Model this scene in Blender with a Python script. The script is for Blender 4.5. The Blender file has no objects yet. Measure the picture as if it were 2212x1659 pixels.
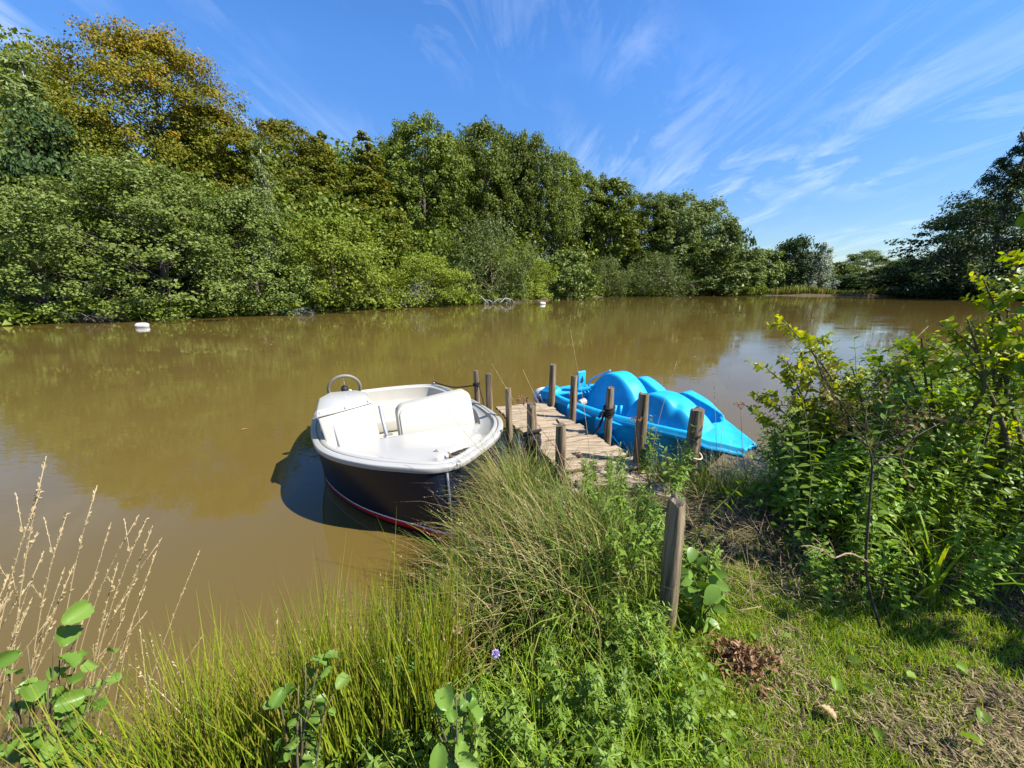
import bpy, math
import numpy as np
from mathutils import Vector, Matrix
S = bpy.context.scene
C = S.collection
rnd = np.random.default_rng(7)
PI = math.pi

# ------------------------------------------------------------------ camera, sky, sun, exposure
CAM_H, PITCH, FOC = 2.24, math.atan(99 / 384.0), 384.0
cam = bpy.data.cameras.new("camera"); cam_o = bpy.data.objects.new("camera", cam); C.objects.link(cam_o)
cam.sensor_width = 36; cam.lens = 36 * FOC / 1024; cam.clip_start = 0.05; cam.clip_end = 3000
cam_o.location = (0, 0, CAM_H); cam_o.rotation_euler = (PI / 2 - PITCH, 0, 0)
S.camera = cam_o
SUN_AZ, SUN_EL = math.radians(107), math.radians(49)       # clockwise from +Y
S.world = bpy.data.worlds.new("World"); S.world.use_nodes = True
def build_sky():
    nt = S.world.node_tree; nt.nodes.clear(); N = nt.nodes.new; L = nt.links.new
    out = N("ShaderNodeOutputWorld"); bg = N("ShaderNodeBackground"); bg.inputs[1].default_value = 0.085
    sky = N("ShaderNodeTexSky"); sky.sky_type = 'NISHITA'; sky.sun_disc = False
    sky.sun_elevation = SUN_EL; sky.sun_rotation = SUN_AZ
    sky.air_density = 1.0; sky.dust_density = 0.1; sky.ozone_density = 4.5; sky.altitude = 100
    hs = N("ShaderNodeHueSaturation"); hs.inputs['Hue'].default_value = 0.507; hs.inputs['Saturation'].default_value = 1.22; hs.inputs['Value'].default_value = 1.0
    L(sky.outputs[0], hs.inputs['Color'])
    sp0 = N("ShaderNodeSeparateXYZ"); tc0 = N("ShaderNodeTexCoord"); L(tc0.outputs['Generated'], sp0.inputs[0])
    er = N("ShaderNodeMapRange"); er.inputs[1].default_value = 0.0; er.inputs[2].default_value = 0.42; er.inputs[3].default_value = 0.58; er.inputs[4].default_value = 1.25; L(sp0.outputs[2], er.inputs[0])
    L(er.outputs[0], hs.inputs['Value'])
    tc = N("ShaderNodeTexCoord"); sp = N("ShaderNodeSeparateXYZ"); L(tc.outputs['Generated'], sp.inputs[0])
    ad = N("ShaderNodeMath"); ad.operation = 'ADD'; ad.inputs[1].default_value = 0.16; L(sp.outputs[2], ad.inputs[0])
    dx = N("ShaderNodeMath"); dx.operation = 'DIVIDE'; L(sp.outputs[0], dx.inputs[0]); L(ad.outputs[0], dx.inputs[1])
    dy = N("ShaderNodeMath"); dy.operation = 'DIVIDE'; L(sp.outputs[1], dy.inputs[0]); L(ad.outputs[0], dy.inputs[1])
    cb = N("ShaderNodeCombineXYZ"); L(dx.outputs[0], cb.inputs[0]); L(dy.outputs[0], cb.inputs[1])
    def streak(rot, sx, sy, off, det, rough, dist):
        mp = N("ShaderNodeMapping"); mp.inputs['Rotation'].default_value = (0, 0, rot)
        mp.inputs['Scale'].default_value = (sx, sy, 1); mp.inputs['Location'].default_value = off
        L(cb.outputs[0], mp.inputs['Vector'])
        no = N("ShaderNodeTexNoise"); no.inputs['Scale'].default_value = 1; no.inputs['Detail'].default_value = det
        no.inputs['Roughness'].default_value = rough; no.inputs['Distortion'].default_value = dist
        L(mp.outputs[0], no.inputs['Vector']); return no
    a = streak(math.radians(14), 3.2, 0.95, (7.4, 2.6, 0), 13, 0.66, 1.3)
    b = streak(math.radians(18), 0.9, 0.9, (6.3, 2.2, 0), 3, 0.5, 0.3)
    ra = N("ShaderNodeMapRange"); ra.inputs[1].default_value = 0.47; ra.inputs[2].default_value = 0.80; L(a.outputs[0], ra.inputs[0])
    rb = N("ShaderNodeMapRange"); rb.inputs[1].default_value = 0.36; rb.inputs[2].default_value = 0.62; L(b.outputs[0], rb.inputs[0])
    mu = N("ShaderNodeMath"); mu.operation = 'MULTIPLY'; L(ra.outputs[0], mu.inputs[0]); L(rb.outputs[0], mu.inputs[1])
    m2 = N("ShaderNodeMath"); m2.operation = 'MULTIPLY'; m2.inputs[1].default_value = 0.55; m2.use_clamp = True; L(mu.outputs[0], m2.inputs[0])
    mx = N("ShaderNodeMix"); mx.data_type = 'RGBA'; L(m2.outputs[0], mx.inputs['Factor'])
    L(hs.outputs[0], mx.inputs['A']); mx.inputs['B'].default_value = (6.5, 7.0, 7.8, 1)
    L(mx.outputs['Result'], bg.inputs[0]); L(bg.outputs[0], out.inputs[0])
build_sky()
sun = bpy.data.lights.new("sun", 'SUN'); sun.energy = 5.0; sun.angle = math.radians(0.53); sun.color = (1.0, 0.945, 0.86)
sun_o = bpy.data.objects.new("sun", sun); C.objects.link(sun_o)
sdir = Vector((math.sin(SUN_AZ) * math.cos(SUN_EL), math.cos(SUN_AZ) * math.cos(SUN_EL), math.sin(SUN_EL)))
sun_o.rotation_euler = sdir.to_track_quat('Z', 'Y').to_euler(); sun_o.location = (20, -4, 20)
vs = S.view_settings; vs.view_transform = 'Standard'; vs.look = 'None'; vs.exposure = 1.22; vs.gamma = 1

# ------------------------------------------------------------------ helpers: places
cP, sP = math.cos(PITCH), math.sin(PITCH)
def xz(u, v, y):                # world x, z of the point seen at picture (u, v) [2212-wide picture] at world depth y
    u *= 1024 / 2212.0; v *= 1024 / 2212.0
    cx, cy = (u - 512) / FOC, (384 - v) / FOC
    q = y * (cy * cP - sP) / (cP + cy * sP)
    return cx * (y * cP - q * sP), CAM_H + q
def px2m(px, u, v, y):          # metres spanned by px picture pixels there
    return abs(xz(u + px / 2, v, y)[0] - xz(u - px / 2, v, y)[0])
LAKE = np.array([(-70, -14), (-20, -2.0), (-8, -0.1), (-4, 0.45), (-2.6, 0.75), (-1.8, 0.98), (-1.05, 1.36), (-0.55, 1.62), (-0.3, 2.0),
    (-0.24, 2.55), (-0.10, 3.15), (0.25, 3.65), (0.7, 3.9), (1.3, 3.72), (1.9, 3.42), (2.5, 3.4), (3.0, 3.7), (3.6, 4.3), (5, 5.0), (8, 6.0), (14, 7.5),
    (30, 13), (60, 30), (85, 50), (104, 70), (100, 80), (84.9, 81.5), (70, 84), (55.3, 88), (38, 86), (27, 83), (20.3, 79), (12, 68), (6.7, 60.7), (2, 53), (-2.7, 49.8), (-6.3, 44.1),
    (-11.8, 40.4), (-14.4, 37.3), (-18, 31.2), (-20.9, 28), (-25.1, 26.1), (-27.2, 23.8), (-29.3, 22.1), (-36, 16), (-50, 8), (-72, -4)])
def lake_dist(x, y):            # >0 on land, <0 on water
    x = np.asarray(x, float); y = np.asarray(y, float)
    d2 = np.full(x.shape, 1e12); inside = np.zeros(x.shape, bool)
    n = len(LAKE)
    for i in range(n):
        ax, ay = LAKE[i]; bx, by = LAKE[(i + 1) % n]
        ex, ey = bx - ax, by - ay
        t = np.clip(((x - ax) * ex + (y - ay) * ey) / (ex * ex + ey * ey), 0, 1)
        d2 = np.minimum(d2, (x - ax - t * ex) ** 2 + (y - ay - t * ey) ** 2)
        if ay != by:
            c = ((ay > y) != (by > y)) & (x < (bx - ax) * (y - ay) / (by - ay) + ax)
            inside ^= c
    d = np.sqrt(d2)
    return np.where(inside, -d, d)
def sstep(a, b, x):
    t = np.clip((np.asarray(x, float) - a) / (b - a), 0, 1); return t * t * (3 - 2 * t)
def wob(x, y, s=1.0):
    return (np.sin(1.7 * x * s + 0.6) * np.cos(2.3 * y * s + 1.1) + 0.6 * np.sin(4.1 * x * s - 2.9 * y * s + 2) + 0.35 * np.cos(8.3 * y * s + 6.7 * x * s))
def ground_z(x, y):
    x = np.asarray(x, float); y = np.asarray(y, float)
    d = lake_dist(x, y)
    near = np.hypot(x, y) < 14
    land = np.where(near, 0.56 * sstep(-0.05, 0.9, d) + 0.03 * wob(x, y, 1.3) * sstep(0.1, 0.8, d), 0.45 * sstep(0, 1.5, d))
    far = sstep(12, 24, y) * sstep(45, 10, x) + 0.15 * sstep(60, 80, y)
    land = land + np.clip(far, 0, 1) * 0.24 * np.clip(d - 4, 0, 36) + np.where(near, 0, 0.10 * wob(x, y, 0.11) * sstep(2, 9, d))
    return np.where(d > 0, land, -0.06 + np.maximum(0.45 * d, -1.6))

# ------------------------------------------------------------------ helpers: objects
def mesh_from(name, V, F, smooth=True, tone=None):
    """V (n,3); F: list of tuples or (m,k) array"""
    me = bpy.data.meshes.new(name)
    V = np.asarray(V, np.float32)
    if isinstance(F, np.ndarray):
        m, k = F.shape
        me.vertices.add(len(V)); me.vertices.foreach_set("co", V.ravel())
        me.loops.add(m * k); me.loops.foreach_set("vertex_index", F.astype(np.int32).ravel())
        me.polygons.add(m)
        me.polygons.foreach_set("loop_start", np.arange(0, m * k, k, dtype=np.int32))
        me.polygons.foreach_set("loop_total", np.full(m, k, np.int32))
        me.update(calc_edges=True)
    else:
        me.from_pydata(V.tolist(), [], F); me.update()
    me.polygons.foreach_set("use_smooth", np.full(len(me.polygons), smooth, bool))
    if tone is not None:
        at = me.attributes.new("tone", 'FLOAT', 'POINT'); at.data.foreach_set("value", np.asarray(tone, np.float32))
    return me
class MB:                        # collects shapes, builds ONE mesh
    def __init__(s): s.V = []; s.F = []; s.n = 0; s.M = []; s.mi = 0
    def add(s, V, F):
        V = np.asarray(V, float); s.V.append(V)
        s.F += [tuple(int(i) + s.n for i in f) for f in F]; s.M += [s.mi] * len(F); s.n += len(V)
    def tube(s, pts, rad, n=8, cap=True, jit=0.0):
        P = np.asarray(pts, float); m = len(P)
        R = np.broadcast_to(np.asarray(rad, float), (m,))
        T = np.gradient(P, axis=0); T /= np.linalg.norm(T, axis=1)[:, None] + 1e-12
        ref = np.array([0, 0, 1.0]) if abs(T[0][2]) < 0.9 else np.array([1.0, 0, 0])
        V = []
        a = np.linspace(0, 2 * PI, n, endpoint=False)
        u = np.cross(T[0], ref); u /= np.linalg.norm(u)
        for i in range(m):
            u = u - T[i] * (u @ T[i]); u /= np.linalg.norm(u) + 1e-12
            w = np.cross(T[i], u)
            rr = R[i] * (1 + jit * rnd.uniform(-1, 1, n)) if jit else R[i]
            V.append(P[i] + (np.cos(a) * rr)[:, None] * u + (np.sin(a) * rr)[:, None] * w)
        V = np.concatenate(V)
        F = [(i * n + j, i * n + (j + 1) % n, (i + 1) * n + (j + 1) % n, (i + 1) * n + j) for i in range(m - 1) for j in range(n)]
        if cap: F += [tuple(range(n - 1, -1, -1)), tuple((m - 1) * n + j for j in range(n))]
        s.add(V, F)
    def box(s, c, size, M=None):
        v = np.array([(x, y, z) for z in (-.5, .5) for y in (-.5, .5) for x in (-.5, .5)]) * np.asarray(size, float)
        if M is not None: v = v @ np.asarray(M).T
        s.add(v + np.asarray(c, float), [(0, 2, 3, 1), (4, 5, 7, 6), (0, 1, 5, 4), (2, 6, 7, 3), (0, 4, 6, 2), (1, 3, 7, 5)])
    def grid(s, G, close_u=False, close_v=False):
        G = np.asarray(G, float); a, b = G.shape[:2]; F = []
        for i in range(a if close_u else a - 1):
            for j in range(b if close_v else b - 1):
                i2, j2 = (i + 1) % a, (j + 1) % b
                F.append((i * b + j, i2 * b + j, i2 * b + j2, i * b + j2))
        s.add(G.reshape(-1, 3), F)
    def mesh(s, name, smooth=True): return mesh_from(name, np.concatenate(s.V), s.F, smooth)
    def build(s, name, mat, parent=None, smooth=True, bevel=0, subd=0):
        o = link(name, s.mesh(name, smooth), mat, parent)
        if len(set(s.M)) > 1: o.data.polygons.foreach_set("material_index", np.array(s.M, np.int32))
        if bevel:
            b = o.modifiers.new("bevel", 'BEVEL'); b.width = bevel; b.segments = 3; b.limit_method = 'ANGLE'; b.angle_limit = math.radians(40)
        if subd:
            b = o.modifiers.new("subd", 'SUBSURF'); b.levels = b.render_levels = subd
        return o
def link(name, me, mat=None, parent=None):
    o = bpy.data.objects.new(name, me); C.objects.link(o)
    if mat is not None and len(me.materials) == 0:
        for m in (mat if isinstance(mat, (list, tuple)) else [mat]): me.materials.append(m)
    if parent is not None: o.parent = parent
    return o
def tag(o, label=None, cat=None, group=None, kind=None):
    if label: o['label'] = label
    if cat: o['category'] = cat
    if group: o['group'] = group
    if kind: o['kind'] = kind
    return o
def thing(name, label, cat, loc=(0, 0, 0), rz=0.0, group=None):
    o = bpy.data.objects.new(name, None); C.objects.link(o); o.location = loc; o.rotation_euler = (0, 0, rz); o.empty_display_size = .1
    return tag(o, label, cat, group)
def spline(pts, n):
    P = np.asarray(pts, float); P = np.vstack([2 * P[0] - P[1], P, 2 * P[-1] - P[-2]])
    out = []; m = len(P) - 3
    for t in np.linspace(0, m - 1e-9, n):
        i = int(t); f = t - i; a, b, c, d = P[i:i + 4]
        out.append(.5 * (2 * b + (c - a) * f + (2 * a - 5 * b + 4 * c - d) * f * f + (3 * b - a - 3 * c + d) * f ** 3))
    return np.array(out)

# ------------------------------------------------------------------ helpers: materials
def nodes(name):
    m = bpy.data.materials.new(name); m.use_nodes = True; nt = m.node_tree
    p = nt.nodes["Principled BSDF"]; return m, nt, p, nt.nodes.new, nt.links.new
def plain(name, col, rough=.5, spec=.5, metal=0, var=.06, scale=6, bump=0, bscale=60, coat=0):
    m, nt, p, N, L = nodes(name)
    no = N("ShaderNodeTexNoise"); no.inputs['Scale'].default_value = scale; no.inputs['Detail'].default_value = 5
    tc = N("ShaderNodeTexCoord"); L(tc.outputs['Object'], no.inputs['Vector'])
    mx = N("ShaderNodeMix"); mx.data_type = 'RGBA'; L(no.outputs[0], mx.inputs['Factor'])
    c = np.array(col); mx.inputs['A'].default_value = (*np.clip(c * (1 - 2 * var), 0, 1), 1); mx.inputs['B'].default_value = (*np.clip(c * (1 + 2 * var), 0, 1), 1)
    L(mx.outputs['Result'], p.inputs['Base Color'])
    p.inputs['Roughness'].default_value = rough; p.inputs['Specular IOR Level'].default_value = spec; p.inputs['Metallic'].default_value = metal
    p.inputs['Coat Weight'].default_value = coat
    if bump:
        n2 = N("ShaderNodeTexNoise"); n2.inputs['Scale'].default_value = bscale; L(tc.outputs['Object'], n2.inputs['Vector'])
        b = N("ShaderNodeBump"); b.inputs['Strength'].default_value = bump; b.inputs['Distance'].default_value = .01; L(n2.outputs[0], b.inputs['Height']); L(b.outputs[0], p.inputs['Normal'])
    return m
def leafmat(name, cols, trans=.3, rough=.5, tone=None, spec=.14, bri=.25):
    """cols: 3 colours picked per leaf; tone: second colour mixed in by the 'tone' attribute"""
    m, nt, p, N, L = nodes(name)
    g = N("ShaderNodeNewGeometry"); r = N("ShaderNodeValToRGB"); L(g.outputs['Random Per Island'], r.inputs[0])
    e = r.color_ramp.elements; e[0].color = (*cols[0], 1); e[1].color = (*cols[-1], 1); e[1].position = 1
    for i, c in enumerate(cols[1:-1]): k = e.new((i + 1) / (len(cols) - 1)); k.color = (*c, 1)
    col = r.outputs[0]
    if tone is not None:
        at = N("ShaderNodeAttribute"); at.attribute_name = "tone"
        mx = N("ShaderNodeMix"); mx.data_type = 'RGBA'; L(at.outputs['Fac'], mx.inputs['Factor']); L(col, mx.inputs['A']); mx.inputs['B'].default_value = (*tone, 1); col = mx.outputs['Result']
    oi = N("ShaderNodeObjectInfo"); h = N("ShaderNodeHueSaturation")
    mr = N("ShaderNodeMapRange"); mr.inputs[3].default_value = 1 - bri; mr.inputs[4].default_value = 1 + bri; L(oi.outputs['Random'], mr.inputs[0]); L(mr.outputs[0], h.inputs['Value'])
    L(col, h.inputs['Color']); L(h.outputs[0], p.inputs['Base Color'])
    p.inputs['Roughness'].default_value = rough; p.inputs['Specular IOR Level'].default_value = spec
    tr = N("ShaderNodeBsdfTranslucent"); h2 = N("ShaderNodeHueSaturation"); h2.inputs['Hue'].default_value = .485; h2.inputs['Saturation'].default_value = 1.15; h2.inputs['Value'].default_value = 1.7
    L(h.outputs[0], h2.inputs['Color']); L(h2.outputs[0], tr.inputs[0])
    ms = N("ShaderNodeMixShader"); ms.inputs[0].default_value = trans
    L(p.outputs[0], ms.inputs[1]); L(tr.outputs[0], ms.inputs[2]); L(ms.outputs[0], nt.nodes["Material Output"].inputs[0])
    return m
def woodmat(name, c1, c2, c3, sz=(14, 14, 1.2), moss=0.0):
    m, nt, p, N, L = nodes(name)
    tc = N("ShaderNodeTexCoord"); mp = N("ShaderNodeMapping"); mp.inputs['Scale'].default_value = sz; L(tc.outputs['Object'], mp.inputs[0])
    oi = N("ShaderNodeObjectInfo"); va = N("ShaderNodeVectorMath"); va.operation = 'ADD'; L(mp.outputs[0], va.inputs[0])
    ml = N("ShaderNodeMath"); ml.operation = 'MULTIPLY'; ml.inputs[1].default_value = 40; L(oi.outputs['Random'], ml.inputs[0]); L(ml.outputs[0], va.inputs[1])
    n = N("ShaderNodeTexNoise"); n.inputs['Scale'].default_value = 2.2; n.inputs['Detail'].default_value = 8; n.inputs['Roughness'].default_value = .65; L(va.outputs[0], n.inputs[0])
    r = N("ShaderNodeValToRGB"); L(n.outputs[0], r.inputs[0]); e = r.color_ramp.elements
    e[0].position = .33; e[0].color = (*c1, 1); e[1].position = .66; e[1].color = (*c3, 1); k = e.new(.48); k.color = (*c2, 1)
    n2 = N("ShaderNodeTexNoise"); n2.inputs['Scale'].default_value = 5; n2.inputs['Detail'].default_value = 4; L(tc.outputs['Object'], n2.inputs[0])
    r2 = N("ShaderNodeMapRange"); r2.inputs[1].default_value = .5; r2.inputs[2].default_value = .75; r2.inputs[4].default_value = moss; L(n2.outputs[0], r2.inputs[0])
    mx = N("ShaderNodeMix"); mx.data_type = 'RGBA'; L(r2.outputs[0], mx.inputs['Factor']); L(r.outputs[0], mx.inputs['A']); mx.inputs['B'].default_value = (.10, .105, .06, 1)
    L(mx.outputs['Result'], p.inputs['Base Color']); p.inputs['Roughness'].default_value = .85; p.inputs['Specular IOR Level'].default_value = .2
    b = N("ShaderNodeBump"); b.inputs['Strength'].default_value = .7; b.inputs['Distance'].default_value = .008; L(n.outputs[0], b.inputs['Height']); L(b.outputs[0], p.inputs['Normal'])
    return m
bark = woodmat("bark", (.03, .026, .02), (.085, .075, .06), (.17, .155, .13), (3, 3, .6))
bark_pale = woodmat("pale_bark", (.12, .115, .10), (.33, .32, .29), (.5, .49, .46), (2, 2, 3))
stemmat = plain("stem", (.10, .085, .045), .7, .2, var=.3, scale=20)
twigmat = plain("twig", (.16, .12, .085), .8, .2, var=.3, scale=20)

# ------------------------------------------------------------------ the setting: ground, water
def build_ground():
    def axis(lo, hi, n, k):     # fine near 0, coarse far away
        a, b = math.asinh(lo / k), math.asinh(hi / k); return k * np.sinh(np.linspace(a, b, n))
    X = axis(-900, 900, 520, .9); Y = 2.2 + axis(-300, 900, 520, .9)
    gx, gy = np.meshgrid(X, Y, indexing='ij'); gz = ground_z(gx, gy)
    a, b = gx.shape; idx = np.arange(a * b).reshape(a, b)
    F = np.stack([idx[:-1, :-1], idx[1:, :-1], idx[1:, 1:], idx[:-1, 1:]], -1).reshape(-1, 4)
    me = mesh_from("ground", np.stack([gx, gy, gz], -1).reshape(-1, 3), F)
    m, nt, p, N, L = nodes("soil_and_turf")
    tc = N("ShaderNodeTexCoord"); n = N("ShaderNodeTexNoise"); n.inputs['Scale'].default_value = 2.4; n.inputs['Detail'].default_value = 10; n.inputs['Roughness'].default_value = .7; L(tc.outputs['Object'], n.inputs[0])
    r = N("ShaderNodeValToRGB"); L(n.outputs[0], r.inputs[0]); e = r.color_ramp.elements
    e[0].position = .35; e[0].color = (.035, .028, .018, 1); e[1].position = .68; e[1].color = (.07, .085, .022, 1); k = e.new(.52); k.color = (.085, .065, .035, 1)
    L(r.outputs[0], p.inputs['Base Color']); p.inputs['Roughness'].default_value = .95; p.inputs['Specular IOR Level'].default_value = .1
    n2 = N("ShaderNodeTexNoise"); n2.inputs['Scale'].default_value = 40; n2.inputs['Detail'].default_value = 6; L(tc.outputs['Object'], n2.inputs[0])
    bp = N("ShaderNodeBump"); bp.inputs['Distance'].default_value = .03; L(n2.outputs[0], bp.inputs['Height']); L(bp.outputs[0], p.inputs['Normal'])
    tag(link("ground", me, m), kind='structure')
build_ground()
def build_water():
    V = [(-900, -300, 0), (900, -300, 0), (900, 900, 0), (-900, 900, 0)]
    m, nt, p, N, L = nodes("muddy_water")
    tc = N("ShaderNodeTexCoord")
    n0 = N("ShaderNodeTexNoise"); n0.inputs['Scale'].default_value = .12; n0.inputs['Detail'].default_value = 4; L(tc.outputs['Object'], n0.inputs[0])
    mx = N("ShaderNodeMix"); mx.data_type = 'RGBA'; L(n0.outputs[0], mx.inputs['Factor'])
    mx.inputs['A'].default_value = (.087, .0605, .0155, 1); mx.inputs['B'].default_value = (.108, .076, .019, 1)
    L(mx.outputs['Result'], p.inputs['Base Color']); p.inputs['Roughness'].default_value = .02; p.inputs['IOR'].default_value = 1.33
    mp = N("ShaderNodeMapping"); mp.inputs['Scale'].default_value = (1.0, 2.2, 1); mp.inputs['Rotation'].default_value = (0, 0, .25); L(tc.outputs['Object'], mp.inputs[0])
    a = N("ShaderNodeTexNoise"); a.inputs['Scale'].default_value = 3.2; a.inputs['Detail'].default_value = 4; a.inputs['Roughness'].default_value = .5; L(mp.outputs[0], a.inputs[0])
    b = N("ShaderNodeTexNoise"); b.inputs['Scale'].default_value = .22; b.inputs['Detail'].default_value = 3; L(mp.outputs[0], b.inputs[0])
    r = N("ShaderNodeMapRange"); r.inputs[1].default_value = .42; r.inputs[2].default_value = .66; r.inputs[3].default_value = .12; L(b.outputs[0], r.inputs[0])
    mu = N("ShaderNodeMath"); mu.operation = 'MULTIPLY'; L(a.outputs[0], mu.inputs[0]); L(r.outputs[0], mu.inputs[1])
    bp = N("ShaderNodeBump"); bp.inputs['Strength'].default_value = .17; bp.inputs['Distance'].default_value = .03; L(mu.outputs[0], bp.inputs['Height']); L(bp.outputs[0], p.inputs['Normal'])
    tag(link("water", mesh_from("water", V, [(0, 1, 2, 3)], False), m), kind='structure')
build_water()

# ------------------------------------------------------------------ foliage engine
def norm(a): return a / (np.linalg.norm(a, axis=-1, keepdims=True) + 1e-9)
def scatter(tV, tF, P, D, Nn, Sc):
    """copies of a small template (x along leaf, z its normal) to points P, axis D, normal Nn, size Sc"""
    D = norm(D); Bx = norm(np.cross(Nn, D)); Nz = np.cross(D, Bx)
    tV = np.asarray(tV, float)
    Sc = np.broadcast_to(np.asarray(Sc, float), (len(P),))
    V = P[:, None, :] + Sc[:, None, None] * (tV[None, :, 0, None] * D[:, None] + tV[None, :, 1, None] * Bx[:, None] + tV[None, :, 2, None] * Nz[:, None])
    k = len(tV); F = (np.asarray(tF)[None] + (np.arange(len(P)) * k)[:, None, None])
    return V.reshape(-1, 3), F.reshape(-1, F.shape[-1])
SPRAY = ([(-.5, 0, 0), (0, -.34, .07), (.5, 0, -.04), (0, .34, .07)], [(0, 1, 2, 3)])
NARROW = ([(-.5, 0, 0), (0, -.16, .03), (.5, 0, -.06), (0, .16, .03)], [(0, 1, 2, 3)])
def leaf_template(w=.35, fold=.12, droop=.18, n=4, point=1.0, crimp=0.0):
    s = np.linspace(0, 1, n + 1); V = []; 
    for i, t in enumerate(s):
        ww = w * (math.sin(PI * min(1, t ** .8 * .97 + .03)) ** (.7 if point < 1 else 1.0)) if t < 1 else .02
        z = -droop * t * t
        c = crimp * (1 if i % 2 else -1)
        V += [(t, -ww, z + fold * ww / w * .5 + c), (t, 0, z), (t, ww, z + fold * ww / w * .5 + c)]
    F = []
    for i in range(n):
        a = 3 * i; F += [(a, a + 3, a + 4, a + 1), (a + 1, a + 4, a + 5, a + 2)]
    return V, F
def round_leaf(w=.40, n=9, fold=.24, droop=.34, crimp=.035):
    s_ = np.linspace(0, 1, n + 1); V = []; F = []
    for i, t in enumerate(s_):
        ww = w * math.sqrt(max(0, 1 - (2 * t - 1.02) ** 2)) * (1.08 if i % 2 else .97) if 0 < i < n else .03
        c = crimp * (1 if i % 2 else -1) * (0 if i in (0, n) else 1); z = -droop * t * t
        V += [(min(.97, t + .10 * ww / w), -ww, z + fold * ww / w + c), (min(1, t + .04), -.5 * ww, z + .35 * fold + c), (t, 0, z), (min(1, t + .04), .5 * ww, z + .35 * fold + c), (min(.97, t + .10 * ww / w), ww, z + fold * ww / w + c)]
    for i in range(n):
        for k in range(4): a = 5 * i + k; F.append((a, a + 5, a + 6, a + 1))
    return V, F
LANCE = leaf_template(.17, .07, .25, 3); OVAL = leaf_template(.30, .10, .15, 3); ROUND = round_leaf()
def crown(seed, H, R, base, nc, per, ls, shape, layer=.45, droop=0.0, tpl=SPRAY, tone_fn=None, lobes=.28, rc=.24, inner=.35, limbs=.5, trunk_r=None, lean=(0, 0), up=0.55):
    """returns (trunk mesh, crown mesh): clumps of leaf sprays through an uneven crown volume"""
    g = np.random.default_rng(seed); nc = int(nc * .72); per = int(per * 1.4); rc *= 1.05; layer *= 1.3; up *= .8
    h = base + (1 - base) * (g.beta(1.15, 1.05, nc) if shape != 'cone' else g.beta(1.0, 1.45, nc)); hh = (h - base) / (1 - base)
    if shape == 'round': env = np.sqrt(np.clip(1 - (2 * hh - .86) ** 2 / 1.32, 0, 1))
    elif shape == 'dome': env = np.sqrt(np.clip(1 - hh ** 2.4, 0, 1)) * (.8 + .2 * sstep(0, .25, hh))
    elif shape == 'cone': env = np.clip(1 - hh, 0, 1) ** .95 * .98 + .02
    elif shape == 'column': env = (np.clip(np.sin(PI * np.clip(hh * .9 + .08, 0, 1)), 0, 1)) ** .55
    elif shape == 'spread': env = np.clip(1.05 - hh, 0.05, 1) ** .55
    th = g.uniform(0, 2 * PI, nc); ph = g.uniform(0, 6, 4)
    lob = 1 + lobes * (np.sin(2 * th + ph[0] + 5 * hh) * .6 + np.sin(3 * th + ph[1] - 7 * hh) * .5 + g.normal(0, .35, nc))
    rad = R * env * lob * (inner + (1 - inner) * g.uniform(0, 1, nc) ** .45)
    cx = rad * np.cos(th) + lean[0] * hh * H; cy = rad * np.sin(th) + lean[1] * hh * H
    cz = h * H + g.normal(0, .02 * H, nc)
    Cc = np.stack([cx, cy, cz], -1)
    cr = R * rc * g.uniform(.55, 1.35, nc) * ((.3 + .7 * np.clip(env * 1.6, 0, 1)) if shape == 'cone' else 1)
    P = np.repeat(Cc, per, 0); r = np.repeat(cr, per)
    u = norm(g.normal(0, 1, (len(P), 3))); k = g.uniform(0, 1, len(P)) ** .5
    off = u * (k * r)[:, None]; off[:, 2] *= layer
    hd = np.hypot(off[:, 0], off[:, 1])
    off[:, 2] -= droop * hd * hd / (r + 1e-6) 
    P = P + off
    out = norm(np.stack([P[:, 0] - lean[0] * P[:, 2], P[:, 1] - lean[1] * P[:, 2], np.zeros(len(P))], -1))
    Nn = norm(up * np.array([0, 0, 1.0]) + .35 * u + .45 * out + .55 * g.normal(0, 1, (len(P), 3)))
    D = norm(out * .8 + g.normal(0, .7, (len(P), 3)) - np.array([0, 0, .2 + 1.6 * droop]))
    D = D - Nn * np.sum(D * Nn, -1, keepdims=True)
    V, F = scatter(*tpl, P, D, Nn, ls * g.uniform(.6, 1.4, len(P)))
    tone = None
    if tone_fn is not None: tone = np.repeat(np.clip(tone_fn(P / np.array([R, R, H]), g, np.repeat(g.normal(0, 1, nc), per)), 0, 1), len(tpl[0]))
    cm = mesh_from("crown", V, F, False, tone)
    b = MB(); tr = trunk_r or H * .016 + .04
    n = 9; zz = np.linspace(-.3, H * (.93 if shape in ('cone', 'column') else .8), n); f = np.clip(zz / H, 0, 1)
    bend = np.cumsum(g.normal(0, .012 * H, (n, 2)), 0) * .5; bend[0] = 0
    tp = np.stack([bend[:, 0] + lean[0] * zz, bend[:, 1] + lean[1] * zz, zz], -1)
    b.tube(tp, tr * (1 - .9 * f) * (1 + .5 * np.exp(-np.clip(zz, 0, 9) * 3 / max(1, H * .1))), 7)
    sel = np.nonzero(g.uniform(0, 1, nc) < limbs)[0][:70]
    for i in sel:
        c = Cc[i]; z0 = max(base * H * .6, c[2] - (.25 + .5 * g.uniform()) * math.hypot(c[0], c[1]) - .05 * H)
        j = np.interp(z0, zz, np.arange(n)); p0 = np.array([np.interp(z0, zz, tp[:, 0]), np.interp(z0, zz, tp[:, 1]), z0])
        md = (p0 + c) / 2 + np.array([0, 0, -.08 * H * g.uniform(0, 1)]) * (1 if layer < .4 else .4)
        t = np.linspace(0, 1, 5)[:, None]; pts = (1 - t) ** 2 * p0 + 2 * t * (1 - t) * md + t * t * c
        r0 = tr * .38 * (1 - .7 * z0 / H); b.tube(pts, np.linspace(r0, r0 * .2, 5), 4, cap=False)
    return b.mesh("trunk"), cm
KINDS = {}
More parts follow.
